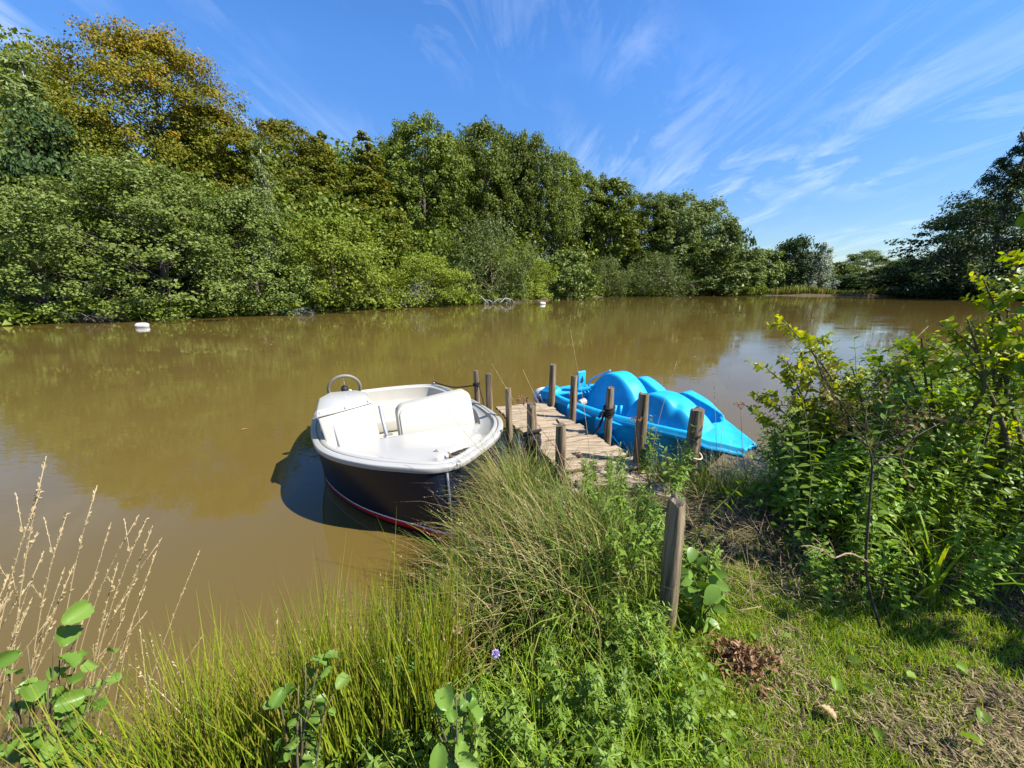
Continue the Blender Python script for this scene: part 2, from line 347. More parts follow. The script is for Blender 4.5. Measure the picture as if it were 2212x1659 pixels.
def kind(key, name, mats, **k):
    KINDS[key] = (name, crown(**k), mats, k['H'], k['R'])
def plant_tree(key, u, y, vtop, hw, label, cat='tree', group='trees on the wooded far bank', rz=None, name=None):
    nm, (tm, cm), mats, H, R = KINDS[key]
    x, zt = xz(u, vtop, y); z0 = float(ground_z(x, y)) - .05
    r = px2m(2 * hw, u, min(620, (vtop + 640) / 2), y) / 2
    t = thing(name or nm, label, cat, (x, y, z0), rnd.uniform(0, 6.28) if rz is None else rz, group)
    t.scale = (r / R, r / R, .955 * (zt - z0) / H)
    link("trunk", tm, mats[0], t); link("crown", cm, mats[1], t)
    return t
g_alder = leafmat("alder_leaves", [(.095, .138, .023), (.150, .198, .038), (.21, .26, .068)], .18, .42)
g_alder2 = leafmat("greyer_alder_leaves", [(.070, .106, .019), (.112, .154, .029), (.16, .205, .05)], .16, .42)
g_gold = leafmat("golden_beech_leaves", [(.085, .105, .007), (.135, .145, .010), (.19, .18, .014)], .22, .5, tone=(.36, .225, .016))
g_beech = leafmat("beech_leaves", [(.064, .090, .008), (.105, .130, .011), (.155, .175, .016)], .2, .5, tone=(.22, .15, .015))
g_oak = leafmat("oak_leaves", [(.062, .094, .011), (.102, .138, .018), (.155, .19, .032)], .2, .48)
g_dark = leafmat("dark_leaves", [(.022, .045, .012), (.04, .07, .018), (.065, .10, .028)], .2, .5)
g_bush = leafmat("yellow_green_leaves", [(.10, .145, .012), (.155, .20, .020), (.215, .25, .034)], .22, .5)
g_will = leafmat("willow_leaves", [(.08, .112, .030), (.122, .160, .045), (.175, .21, .074)], .25, .45)
g_silver = leafmat("silver_willow_leaves", [(.15, .19, .13), (.24, .28, .20), (.33, .36, .28)], .2, .45)
def gold_fn(p, g, cn): return sstep(.70, 1.12, p[:, 2] + .12 * cn + .10 * g.normal(0, 1, len(p))) * .55 + .45 * sstep(1.0, 1.7, cn)
def rust_fn(p, g, cn): return .7 * sstep(.7, 1.9, cn + .3 * g.normal(0, 1, len(p))) + .2 * sstep(.6, 1, p[:, 2])
def build_woods():
    B = [bark, g_alder]
    kind('alder_a', 'alder_tree', (bark, g_alder), seed=1, H=10, R=5.2, base=-.05, lobes=.36, nc=520, per=74, ls=.165, shape='dome', layer=.5, rc=.145, inner=.5)
    kind('alder_b', 'alder_tree', (bark, g_alder2), seed=2, H=9, R=3.6, base=-.05, lobes=.36, nc=360, per=66, ls=.165, shape='dome', layer=.55, rc=.17, inner=.45)
    kind('gold', 'beech_tree', (bark, g_gold), seed=3, H=23, R=8.6, base=.08, nc=1150, per=64, ls=.235, shape='round', layer=.4, rc=.15, inner=.25, tone_fn=gold_fn, lobes=.34)
    kind('beech_a', 'beech_tree', (bark, g_beech), seed=4, H=18, R=5, base=.05, nc=400, per=66, ls=.26, shape='round', layer=.4, rc=.19, tone_fn=rust_fn)
    kind('beech_cone', 'beech_tree', (bark, g_beech), seed=5, H=18, R=4.6, base=.05, nc=400, per=60, ls=.27, shape='cone', layer=.45, rc=.19, tone_fn=rust_fn, up=.7)
    kind('oak_a', 'oak_tree', (bark, g_oak), seed=6, H=20, R=4.6, base=.24, nc=340, per=62, ls=.30, shape='column', layer=.6, rc=.20, lobes=.4, limbs=.7)
    kind('oak_b', 'oak_tree', (bark, g_oak), seed=7, H=20, R=4.2, base=.42, nc=300, per=62, ls=.30, shape='round', layer=.65, rc=.23, lobes=.45, limbs=.8)
    kind('slim', 'oak_tree', (bark, g_oak), seed=19, H=20, R=2.9, base=.2, nc=210, per=60, ls=.30, shape='column', layer=.75, rc=.30, lobes=.5, limbs=.7)
    kind('poplar', 'poplar_tree', (bark_pale, g_will), seed=8, H=18, R=4.2, base=.30, nc=230, per=50, ls=.38, shape='round', layer=.8, rc=.22, lobes=.35)
    kind('column', 'oak_tree', (bark, g_oak), seed=9, H=17, R=2.2, base=.08, nc=120, per=44, ls=.42, shape='column', layer=.8, rc=.36, lobes=.3)
    kind('birch', 'birch_tree', (bark_pale, g_will), seed=10, H=15, R=1.9, base=.25, nc=110, per=40, ls=.34, shape='cone', layer=.6, droop=.5, rc=.42, tpl=NARROW)
    kind('bush_y', 'hazel_bush', (twigmat, g_bush), seed=11, H=6, R=4.2, base=-.04, lobes=.5, nc=330, per=66, ls=.175, shape='dome', layer=.6, rc=.18, inner=.5, trunk_r=.08)
    kind('bush_g', 'hazel_bush', (twigmat, g_alder2), seed=12, H=5, R=3.2, base=-.04, lobes=.42, nc=200, per=50, ls=.27, shape='dome', layer=.6, rc=.2, inner=.45, trunk_r=.08)
    kind('willow', 'willow_bush', (twigmat, g_will), seed=13, H=7, R=4.2, base=-.03, lobes=.4, nc=150, per=46, ls=.34, shape='dome', layer=1.5, rc=.20, inner=.4, trunk_r=.08, tpl=NARROW, up=.1)
    kind('silver', 'willow_tree', (twigmat, g_silver), seed=14, H=10, R=2.9, base=.05, nc=110, per=42, ls=.42, shape='cone', layer=1.3, rc=.28, tpl=NARROW, trunk_r=.12)
    kind('darkwood', 'oak_tree', (bark, g_dark), seed=15, H=12, R=6, base=.02, nc=260, per=54, ls=.42, shape='dome', layer=.7, rc=.22, inner=.25)
    kind('cedar', 'spreading_tree', (bark, g_dark), seed=16, H=14, R=8, base=.06, nc=240, per=56, ls=.36, shape='spread', layer=.24, rc=.2, lobes=.5, inner=.2, limbs=.5)
    kind('bigbirch', 'birch_tree', (bark, g_dark), seed=17, H=22, R=6.5, base=.12, nc=420, per=60, ls=.34, shape='cone', layer=.75, droop=.75, rc=.16, tpl=NARROW, limbs=.35, lobes=.4)
    T = plant_tree
    # waterside row, left to right
    T('alder_b', 20, 24.5, 400, 120, 'bushy alder at the left edge of the photo, overhanging the water')
    T('alder_a', 290, 28.8, 343, 205, 'big pale green alder bulging over the water behind the near white buoy')
    T('alder_b', 520, 31.5, 405, 112, 'grey green alder just right of the big pale alder, leaning over the water')
    T('bush_y', 705, 36.5, 468, 138, 'largest yellow green bush on the waterside, below the golden brown cone beech', 'bush', 'bushes along the far waterline')
    T('bush_y', 915, 43.5, 548, 85, 'yellow green bush behind the dead grey shrub', 'bush', 'bushes along the far waterline')
    T('willow', 1060, 51.5, 478, 95, 'grey green willow with upright shoots above the fallen branches', 'bush', 'bushes along the far waterline')
    T('bush_y', 1140, 57, 548, 52, 'small yellow bush left of the far white buoy', 'bush', 'bushes along the far waterline')
    T('bush_g', 1225, 64, 540, 62, 'round green bush right of the far white buoy', 'bush', 'bushes along the far waterline')
    T('willow', 1310, 78, 560, 55, 'low grey willow bush at the foot of the narrow oak', 'bush', 'bushes along the far waterline')
    T('willow', 1425, 83, 552, 75, 'broad grey willow bush below the far poplars, beside the reeds', 'bush', 'bushes along the far waterline')
    T('bush_g', 1530, 88.5, 520, 85, 'broad dark green bush where the tall wood ends, behind the reeds', 'bush', 'bushes along the far waterline')
    T('bush_y', 1480, 85.5, 575, 28, 'small light bush between two dark green bushes behind the reeds', 'bush', 'bushes along the far waterline')
    # the wood behind
    T('birch', 15, 33, 62, 90, 'tall silvery tree cut by the left edge of the photo', name='willow_tree')
    T('darkwood', 90, 32, 240, 95, 'dark green tree between the left edge tree and the golden beech')
    T('gold', 300, 40, 54, 168, 'tallest beech, golden orange top, on the left of the wood')
    T('beech_a', 170, 36, 215, 90, 'lower beech with yellow sprays at the left foot of the golden beech')
    T('beech_a', 455, 43, 225, 110, 'brownish green beech on the right flank of the golden beech')
    T('birch', 550, 38, 262, 40, 'slender pale birch with a thin white trunk in front of the beeches', rz=1)
    T('beech_a', 615, 49, 252, 105, 'green beech between the slender birch and the dark cone')
    T('beech_cone', 690, 52, 250, 78, 'narrow dark cone shaped beech left of the golden brown cone')
    T('beech_cone', 787, 51, 258, 105, 'golden brown cone shaped beech in the middle of the wood')
    T('oak_a', 905, 58, 243, 74, 'broad tall oak with the highest crown right of the golden brown beech')
    T('oak_b', 975, 62, 285, 50, 'oak with bare lower trunk wedged between the two highest oaks')
    T('oak_b', 1048, 66, 256, 58, 'second highest oak with a tall open crown above bare trunks')
    T('oak_b', 1112, 69, 283, 50, 'oak with open crown just right of the second highest oak')
    T('oak_a', 1160, 71, 288, 52, 'upright oak with a pointed top, third from the right end of the tall oaks')
    T('oak_b', 1212, 73, 322, 42, 'thin oak stepping down at the right end of the tall oaks')
    T('oak_a', 1268, 84, 368, 52, 'lower dark oak in the dip right of the tall oaks')
    T('column', 1328, 83, 376, 42, 'narrow light green column of an oak beside the dark gap')
    T('oak_a', 1395, 93, 413, 55, 'dark tree between the narrow column oak and the poplars')
    T('poplar', 1462, 95, 412, 62, 'poplar with pale trunks and a rounded top, left one of the pair')
    T('poplar', 1525, 98, 426, 62, 'poplar with pale trunks and a rounded top, right one of the pair')
    T('bush_g', 1580, 96, 478, 48, 'tall green shrub on the shoulder where the wood slopes down')
    T('slim', 852, 60, 268, 36, 'slim tree filling the gap between the golden brown cone and the highest oak')
    T('slim', 948, 60, 272, 34, 'slim tree against the right flank of the highest oak')
    T('slim', 1010, 68, 288, 32, 'slim tree in the notch left of the second highest oak')
    T('slim', 1085, 70, 280, 32, 'slim tree on the right flank of the second highest oak')
    T('slim', 1138, 72, 292, 30, 'slim tree between the two oaks near the right end of the tall group')
    T('slim', 1238, 80, 352, 30, 'slim tree stepping down to the dip right of the tall oaks')
    T('slim', 1298, 86, 382, 28, 'slim dark tree just left of the narrow light green column')
    T('slim', 1360, 90, 402, 30, 'slim tree just right of the narrow light green column')
    T('slim', 1432, 96, 420, 30, 'slim tree just left of the poplar pair')
    # far shore
    G = 'trees on the far shore'
    T('bush_g', 1645, 98, 538, 55, 'low dark tree just right of the end of the tall wood', group=G)
    T('darkwood', 1722, 99, 512, 52, 'round dark tree left of the silver willow', group=G)
    T('silver', 1785, 96, 516, 40, 'pale silver willow on the far shore', group=G)
    T('alder_b', 1880, 102, 540, 55, 'ragged green tree right of the silver willow', group=G)
    T('beech_a', 1928, 97, 572, 45, 'small orange tinted tree beside the dark right hand trees', group=G)
    T('bush_g', 1812, 100, 566, 48, 'green bush filling the gap just right of the silver willow', 'bush', G)
    T('alder_b', 1958, 100, 556, 48, 'pale green tree just left of the dark right shore', group=G)
    T('alder_b', 1690, 100, 545, 40, 'small green tree left of the round dark tree', group=G)
    T('darkwood', 1845, 94, 592, 62, 'low dark bush at the water below the ragged green tree', 'bush', G)
    T('darkwood', 1995, 88, 555, 85, 'low dark tree left of the spreading tree on the right shore', group=G)
    T('cedar', 2125, 76, 425, 135, 'dark tree with flat spreading branches on the right shore', group=G)
    T('darkwood', 2120, 74, 540, 130, 'dark rounded bush under the flat spreading branches', 'bush', G)
    T('bigbirch', 2235, 64, 255, 150, 'big drooping birch cut by the right edge of the photo', group=G)
    T('darkwood', 2260, 62, 500, 130, 'dark bush under the drooping birch at the right edge', 'bush', G)
    # the mass of the wood behind, and dense cover on the slope: one thing nobody could count
    P = []; sc = []
    g = np.random.default_rng(21)
    path = [(-10, 52, 50), (40, 44, 300), (200, 46, 250), (400, 52, 250), (560, 56, 282), (640, 60, 280), (730, 62, 285), (850, 70, 285), (1000, 78, 300), (1130, 84, 325), (1250, 96, 400), (1400, 106, 440), (1540, 110, 470), (1600, 112, 540), (1690, 108, 572), (1790, 110, 578), (1890, 112, 575), (1980, 104, 572), (2070, 92, 545), (2170, 86, 520), (2280, 84, 470)]
    for (u, y, vt) in path:
        for k in range(7):
            uu = u + g.uniform(-80, 80); yy = y + g.uniform(-3, 6); vv = vt + g.uniform(0, 60)
            x, zt = xz(uu, vv, yy); z0 = float(ground_z(x, yy)); H = zt - z0
            m = 2000; R = H * .24
            q = norm(g.normal(0, 1, (m, 3))) * (g.uniform(.3, 1, m) ** .5)[:, None]
            P.append(np.stack([x + q[:, 0] * R, yy + q[:, 1] * R * .8, z0 + H * .52 + q[:, 2] * H * .48], -1))
    for i in range(135):         # low scrub on the slope and along the far shore
        t = g.uniform(0, 1); u = -40 + 2300 * t if i < 90 else 1600 + 640 * t
        y = np.interp(u, [0, 300, 620, 985, 1320, 1700, 2200], [27, 31, 38, 52, 86, 100, 92]) + g.uniform(0, 5)
        x, _ = xz(u, 620, y); z0 = float(ground_z(x, y)); H = g.uniform(1.5, 4.5) * (1 if u < 1500 else .8) if i < 90 else g.uniform(3, 6.5); m = 420
        q = norm(g.normal(0, 1, (m, 3))) * (g.uniform(.2, 1, m) ** .5)[:, None]
        P.append(np.stack([x + q[:, 0] * H * .7, y + q[:, 1] * H * .6, z0 + H * .45 + q[:, 2] * H * .55], -1))
    SU, SY = [-60, 0, 150, 300, 480, 620, 780, 860, 985, 1060, 1200, 1320, 1640], [21.6, 22.3, 24, 26.2, 28.2, 31.4, 37.5, 40.6, 44.3, 50, 61, 80, 88.3]
    for i in range(260):         # low growth right down to the far waterline
        u = g.uniform(-50, 1640); y = np.interp(u, SU, SY) + g.uniform(-.1, .9); x, _ = xz(u, 640, y); z0 = max(0, float(ground_z(x, y))); H = g.uniform(.5, 1.5) * (y / 40) ** .5; m = 150
        q = norm(g.normal(0, 1, (m, 3))) * (g.uniform(.2, 1, m) ** .5)[:, None]
        P.append(np.stack([x + q[:, 0] * H, y + q[:, 1] * H * .5, z0 + H * .4 + q[:, 2] * H * .55], -1))
    for i in range(130):         # dense middle storey that closes the view between the trunks
        u = g.uniform(-60, 1620); y = np.interp(u, SU, SY) + g.uniform(7, 13) * np.interp(u, [0, 1000, 1600], [1, 1.1, 1.2]); x, _ = xz(u, 560, y); z0 = float(ground_z(x, y)); H = g.uniform(6, 11); m = 700
        q = norm(g.normal(0, 1, (m, 3))) * (g.uniform(.2, 1, m) ** .5)[:, None]
        P.append(np.stack([x + q[:, 0] * H * .36, y + q[:, 1] * H * .25, z0 + H * .48 + q[:, 2] * H * .52], -1))
    P = np.concatenate(P); n = len(P)
    Nn = norm(g.normal(0, 1, (n, 3)) + np.array([.2, -.2, .4])); D = np.cross(Nn, g.normal(0, 1, (n, 3)))
    V, F = scatter(*SPRAY, P, D, Nn, .56 * g.uniform(.5, 1.3, n))
    tag(link("woods", mesh_from("woods", V, F, False), g_oak), kind='stuff')
build_woods()

# ------------------------------------------------------------------ motorboat
gel = plain("white_gelcoat", (.335, .328, .300), .3, .5, var=.015, scale=3, coat=.3)
cream = plain("cream_gelcoat", (.37, .352, .30), .4, .5, var=.02, scale=2)
navy = plain("navy_hull_paint", (.009, .012, .024), .33, .35, var=.1, scale=4)
red = plain("red_stripe_paint", (.55, .012, .018), .3)
white_line = plain("white_line_paint", (.75, .75, .74), .3)
rubber = plain("black_rubber", (.016, .016, .017), .6, .3)
grey_rim = plain("grey_wheel_leather", (.17, .155, .13), .55, var=.1, scale=30)
steel = plain("stainless_steel", (.6, .6, .6), .25, .5, 1)
def build_boat():
    bx0 = np.array([-2.02, 6.38]); a = np.array([.38, -.925]); a /= np.linalg.norm(a); b = np.array([-a[1], a[0]])
    org = bx0 - .175 * b; ax = a + .068 * b
    root = thing("motorboat", "white open motorboat with a dark navy hull moored left of the jetty", "boat", (org[0], org[1], 0), math.atan2(ax[1], ax[0]))
    root.rotation_euler = (0, math.radians(-1.3), math.atan2(ax[1], ax[0])); root.location.z = -.045
    Gp = [(3.68, 0), (3.645, .15), (3.50, .36), (3.28, .62), (2.97, .86), (2.62, 1.01), (2.2, 1.07), (1.83, 1.09), (1.38, 1.08), (.8, 1.02), (.38, .92), (.16, .77), (.05, .42), (.02, 0)]
    Wp = [(3.765, 0), (3.69, .09), (3.48, .25), (3.24, .45), (2.94, .66), (2.6, .83), (2.2, .97), (1.83, 1.02), (1.38, 1.02), (.8, .96), (.40, .86), (.2, .72), (.1, .4), (.08, 0)]
    n = 70
    def full(P):
        h = spline(P, n); h[:, 1] *= .975; h[0, 1] = 0; h[-1, 1] = 0
        return np.vstack([h, h[-2:0:-1] * [1, -1]])          # closed loop
    G, W = full(Gp), full(Wp)
    zs = .60 + .10 * sstep(1.2, 3.7, G[:, 0])                 # sheer
    nx = np.roll(G, -1, 0) - np.roll(G, 1, 0); nrm = norm(np.stack([nx[:, 1], -nx[:, 0]], -1))
    if (nrm[n // 3] @ (G[n // 3] - [1.8, 0])) < 0: nrm = -nrm
    nrm[0] = (1, 0); nrm[n - 1] = (-1, 0)
    for _ in range(3): nrm = norm(nrm + .5 * (np.roll(nrm, 1, 0) + np.roll(nrm, -1, 0)))
    def ring(f, z): return np.column_stack([W + (G - W) * f, np.full(len(G), 1.0) * z])
    # hull: from below the waterline to just under the rim, split where the stripe is painted
    def zl(z): return z
    def hull_rings(zlist, out=0.0):
        R = []
        for z in zlist:
            zz = z if np.ndim(z) else np.full(len(G), z)
            f = np.clip(zz / (zs - .05), -1, 1)
            fr = np.where(f > 0, np.abs(f) ** 1.15, .9 * f)
            q = W + (G - W) * fr[:, None]
            c = np.array([1.9, 0]); q = np.where((f < 0)[:, None], c + (q - c) * (1 + .5 * f[:, None]), q)
            R.append(np.column_stack([q + nrm * out, zz]))
        return np.array(R)
    mb = MB(); mb.grid(hull_rings([-.32, -.2, -.1, 0, .06, .14, .25, .36, .46, zs - .10, zs - .045]), close_v=True); mb.build("hull", navy, root)
    mb = MB(); mb.grid(hull_rings([-.03, .03, .075], .004), close_v=True); mb.build("red_stripe", red, root)
    mb = MB(); mb.grid(hull_rings([.076, .085, .092], .005), close_v=True); mb.build("white_line", white_line, root)
    mb = MB(); mb.tube([(3.785, 0, -.1), (3.765, 0, .06), (3.735, 0, .3), (3.705, 0, .5), (3.685, 0, .63)], [.012] * 5, 8); mb.build("stem_guard", plain('dull_grey_metal', (.10, .11, .13), .5), root)
    # deck: rim and side deck as offset rings, then the cockpit well
    inner = .13 + .17 * sstep(1.7, 3.2, G[:, 0])
    prof = [(.0, -.060), (.001, -.060), (.016, -.057), (.020, -.052), (.021, -.014), (.019, -.008), (.012, -.004), (-.030, .006), (-.034, .005), (-.037, -.002), (-.039, -.016), (-.046, -.016), (-.048, -.004), (-.051, .004), (-.054, .006), (-.082, .012), (-.086, .011), (-.089, .006)]
    R = [np.column_stack([G + nrm * o, zs + z]) for o, z in prof]
    for k, z in ((.03, -.012), (.30, -.040), (.55, -.062), (.75, -.078), (.94, -.086), (1.0, -.088)):
        o = -(.089 + (inner - .089) * k) if k else 0
        zz = z * np.clip(.25 + .75 * sstep(1.7, 3.0, G[:, 0]), 0, 1) if z < 0 else z
        R.append(np.column_stack([G + nrm * np.reshape(o, (-1, 1)), zs + zz]))
    mb = MB(); mb.grid(np.array(R), close_v=True); deck = mb.build("gunwale", gel, root)
    I = R[-1]
    xb = 2.47
    half = [i for i in range(n) if I[i, 0] > xb]               # bow side of the inner ring, +y half
    up_ = I[:n][::1]; k = len(half)
    mb = MB()                                                   # foredeck: strips across between matching points
    rows = []
    for i in half:
        L_, Rr = I[i], I[(len(I) - i) % len(I)]
        rows.append([L_ + (Rr - L_) * t + np.array([0, 0, .03 * (1 - (2 * t - 1) ** 2)]) for t in np.linspace(0, 1, 15)])
    yl = rows[-1][0][1]; last = [np.array([xb + .07 * (1 - (2 * t - 1) ** 2) - .02, yl * (1 - 2 * t), rows[-1][0][2] + .03 * (1 - (2 * t - 1) ** 2)]) for t in np.linspace(0, 1, 15)]
    rows.append(last); rows.append([p + np.array([-.012, 0, -.02]) for p in last]); rows.append([p * [1, .98, 0] + np.array([-.03, 0, .13]) for p in last])
    mb.grid(rows[1:]); mb.build("foredeck", gel, root)
    mb = MB()                                                   # cockpit well: walls and floor
    J = np.vstack([I[n - 1 - (n - k) + 1 - 1:n - 1], I[n - 1:len(I) - k + 1]])
    wall = [J, J + [0, 0, -.03]]
    c = np.array([1.3, 0, 0])
    for z, s in ((.42, .985), (.30, .96), (.29, .90), (.17, .885), (.13, .85)): q = c + (J - c) * [s, s, 1]; q[:, 2] = z; wall.append(q)
    mb.grid(np.array(wall)); 
    q = wall[-1]; m = len(q) // 2
    mb.grid(np.array([[q[i] * (1 - t) + q[len(q) - 1 - i] * t for t in (0, .25, .5, .75, 1)] for i in range(m)]))
    mb.build("cockpit_liner", cream, root)
    # left console with its moulded face
    def prism(bot, top, mat, name, parent, bev=.02):
        bm_ = MB(); kk = len(bot); bm_.add(np.array(list(bot) + list(top)), [tuple(range(kk - 1, -1, -1)), tuple(range(kk, 2 * kk))] + [(i, (i + 1) % kk, kk + (i + 1) % kk, kk + i) for i in range(kk)])
        return bm_.build(name, mat, parent, True, bev)
    con = prism([(2.54, -.90, .50), (2.56, -.72, .50), (2.52, -.36, .40), (1.62, -.36, .14), (1.62, -.90, .14)],
                [(2.30, -.985, .87), (2.30, -.80, .90), (2.17, -.42, .93), (1.66, -.42, .93), (1.66, -.90, .92)], cream, "console", root, .025)
    prism([(2.545, -.80, .53), (2.553, -.74, .53), (2.53, -.41, .52), (2.20, -.455, .905), (2.285, -.78, .86), (2.33, -.86, .79)],
          [(2.575, -.79, .54), (2.583, -.74, .54), (2.56, -.42, .53), (2.235, -.465, .905), (2.315, -.775, .865), (2.36, -.845, .80)], cream, "moulded_panel", con, .012)
    cap = prism([(2.32, -1.0, .872), (2.315, -.80, .902), (2.19, -.40, .932), (1.78, -.42, .935), (1.6, -.52, .935), (1.56, -.84, .93), (1.76, -.98, .915)],
          [(2.26, -.985, .945), (2.25, -.80, .96), (2.13, -.43, .975), (1.78, -.45, .98), (1.64, -.54, .98), (1.6, -.83, .98), (1.78, -.955, .96)], gel, "dashboard", con, .018)
    mb = MB()
    for x, y, z in ((2.27, -.95, .915), (2.25, -.70, .932), (2.17, -.45, .955)):
        mb = MB(); mb.tube([(x, y, z), (x + .02, y, z + .004)], [.011, .009], 8); mb.build("screw", steel, con)
    # steering wheel behind the dashboard
    w = MB(); wc = np.array([1.52, -.66, .985]); e1 = np.array([0, 1.0, 0]); e2 = norm(np.array([.32, 0, .95])); ez = np.cross(e1, e2)
    t = np.linspace(0, 2 * PI, 40); wr = .185
    w.tube([wc + wr * (math.cos(q) * e1 + math.sin(q) * e2) for q in t], .019, 10, cap=False)
    wheel = w.build("steering_wheel", grey_rim, root)
    w = MB()
    for q in (90, 205, 335): q = math.radians(q); w.tube([wc + .02 * ez, wc + .1 * (math.cos(q) * e1 + math.sin(q) * e2) + .01 * ez, wc + (wr - .008) * (math.cos(q) * e1 + math.sin(q) * e2)], [.009, .008, .006], 6)
    w.build("spoke", steel, wheel)
    w = MB(); w.tube([wc + .06 * ez, wc + .03 * ez, wc - .012 * ez, wc - .02 * ez], [.028, .042, .042, .02], 14); w.build("hub", rubber, wheel)
    # right bulkhead with a rounded upright panel
    def rrect(y0, y1, z0, z1, r, m=7):
        o = []
        for cy, cz, a0 in ((y1 - r, z1 - r, 0), (y0 + r, z1 - r, 90), (y0 + .02, z0 + .02, 180), (y1 - .02, z0 + .02, 270)):
            rr = r if a0 < 180 else .02
            for q in np.linspace(a0, a0 + 90, m): o.append((cy + rr * math.cos(math.radians(q)), cz + rr * math.sin(math.radians(q))))
        return np.array(o)
    def panel(outl, x_at, th, mat, name, parent, bev):
        f = np.array([(x_at(z), y, z) for y, z in outl]); bk = f - [th, 0, 0]
        return prism(bk, f, mat, name, parent, bev)
    lean = lambda z: 2.44 - .42 * (z - .5)
    def skew(o, y0=-.185, y1=.70): o = o.copy(); o[:, 1] += .05 * (o[:, 0] - .2) / .5 * sstep(.5, .9, o[:, 1]); return o
    bulk = panel(skew(rrect(-.17, .745, .16, .91, .10)), lean, .16, cream, "bulkhead", root, .03)
    panel(skew(rrect(-.145, .72, .56, .885, .085)), lambda z: lean(z) + .018, .02, cream, "upright_panel", bulk, .012)
    mb = MB(); mb.tube([(2.44, -.315, .60), (2.30, -.325, .74), (2.16, -.33, .88)], [.022] * 3, 4); mb.tube([(2.44, -.315, .60), (2.42, -.31, .3)], .022, 4); mb.build("grey_edge_strip", plain("grey_trim", (.33, .34, .38), .4), root)
    mb = MB(); mb.tube([(1.15, -.10, .128), (1.15, -.10, .142), (1.15, -.10, .146)], [.10, .10, .09], 28); h = mb.build("round_hatch", cream, root)
    mb = MB(); mb.box((1.17, -.10, .147), (.02, .05, .004)); mb.box((1.12, -.10, .147), (.02, .05, .004)); mb.build("finger_slot", rubber, h)
    mb = MB(); mb.box((.72, 0, .24), (.62, 1.5, .2)); mb.build("stern_bench", cream, root, True, .04)
    # fittings
    mb = MB(); mb.box((3.42, .12, .615), (.10, .05, .012)); mb.tube([(3.38, .12, .615), (3.38, .12, .655)], .011, 8); mb.tube([(3.46, .12, .615), (3.46, .12, .655)], .011, 8); mb.tube([(3.33, .12, .66), (3.42, .12, .664), (3.51, .12, .66)], [.008, .013, .008], 8); mb.build("bow_cleat", plain("brass", (.42, .33, .16), .35, .5, 1), root)
    for i, y in enumerate((-.83, .80)):
        mb = MB(); mb.box((.25, y, .617), (.07, .035, .01)); mb.tube([(.2, y, .645), (.3, y, .645)], .009, 8); mb.tube([(.25, y, .615), (.25, y, .645)], .01, 6); mb.build("stern_cleat", steel, root)
    mb = MB(); mb.tube([(3.20, .02, .63), (3.20, .02, .643)], [.014, .008], 8); mb.tube([(3.22, .0, .63), (3.17, .05, .64)], .005, 5); mb.tube([(3.18, .0, .63), (3.22, .05, .64)], .005, 5); mb.build("small_eyelet", rubber, root)
    return root
boat = build_boat()
bpy.context.view_layer.update()
def on_boat(x, y, z): return np.array(boat.matrix_world @ Vector((x, y, z)))

# ------------------------------------------------------------------ jetty and posts
w_plank = woodmat("weathered_planks", (.10, .078, .052), (.26, .20, .135), (.40, .32, .215), (1.2, 16, 16), .25)
w_post = woodmat("weathered_posts", (.022, .017, .012), (.14, .105, .066), (.31, .24, .15), (16, 16, .8), .3)
w_end = woodmat("end_grain", (.03, .026, .02), (.085, .07, .05), (.16, .135, .10), (9, 9, 9), .3)
def build_jetty():
    root = thing("jetty", "weathered plank jetty running out between the white boat and the blue pedal boat", "jetty")
    path = spline([(.10, 5.55), (.42, 4.70), (.72, 3.95), (.95, 3.3), (1.12, 2.75), (1.28, 2.2), (1.36, 1.88)], 200)
    L = np.concatenate([[0], np.cumsum(np.linalg.norm(np.diff(path, axis=0), axis=1))])
    mb = MB(); s = .03; g = np.random.default_rng(5)
    while s < L[-1]:
        w = .105 + g.uniform(-.008, .02); x = np.interp(s + w / 2, L, path[:, 0]); y = np.interp(s + w / 2, L, path[:, 1])
        x2 = np.interp(s + w / 2 + .05, L, path[:, 0]); y2 = np.interp(s + w / 2 + .05, L, path[:, 1])
        t = math.atan2(y2 - y, x2 - x) + PI / 2 + g.normal(0, .02); old = sstep(1.2, 2.4, s)
        ln = (.76 + .10 * old + g.uniform(-.02, .05)); t += old * g.normal(0, .05)
        c, sn = math.cos(t), math.sin(t); m = 9; V = []
        lx = np.linspace(-ln / 2, ln / 2, m) + g.normal(0, .012 + .03 * old); dz = g.normal(0, .004 + .008 * old); tilt = g.normal(0, .01 + .02 * old)
        e0 = .004 * g.normal(0, 1, m) * (1 + old); e1 = .004 * g.normal(0, 1, m) * (1 + old)
        for z in (0, -.028):
            for sd, e in ((-1, e0), (1, e1)):
                yy = sd * w / 2 + e * (1 if z == 0 else .5)
                V.append(np.stack([x + lx * c - yy * sn, y + lx * sn + yy * c, .50 - .08 * sstep(2.4, 3.6, s) * 0 + z + dz + tilt * lx + .003 * np.sin(lx * 9 + s * 7)], -1))
        a, b_, c_, d_ = V; q = np.array([a, b_, d_, c_])
        mb.grid(q, close_u=True); n0 = mb.n - 4 * m
        mb.F += [(n0, n0 + m, n0 + 2 * m, n0 + 3 * m), (n0 + m - 1, n0 + 4 * m - 1, n0 + 3 * m - 1, n0 + 2 * m - 1)]; mb.M += [0, 0]
        s += w + g.uniform(.010, .022) + .02 * old * g.uniform(0, 1)
    mb.build("deck", w_plank, root, False, .003)
    nr = np.gradient(path, axis=0); nr = norm(np.stack([-nr[:, 1], nr[:, 0]], -1))
    for sd in (-1, 1):
        q = path + nr * sd * .28; mb = MB(); mb.tube(np.column_stack([q[::12], np.full(len(q[::12]), .425)]), .05, 4); mb.build("beam", w_post, root, False)
build_jetty()
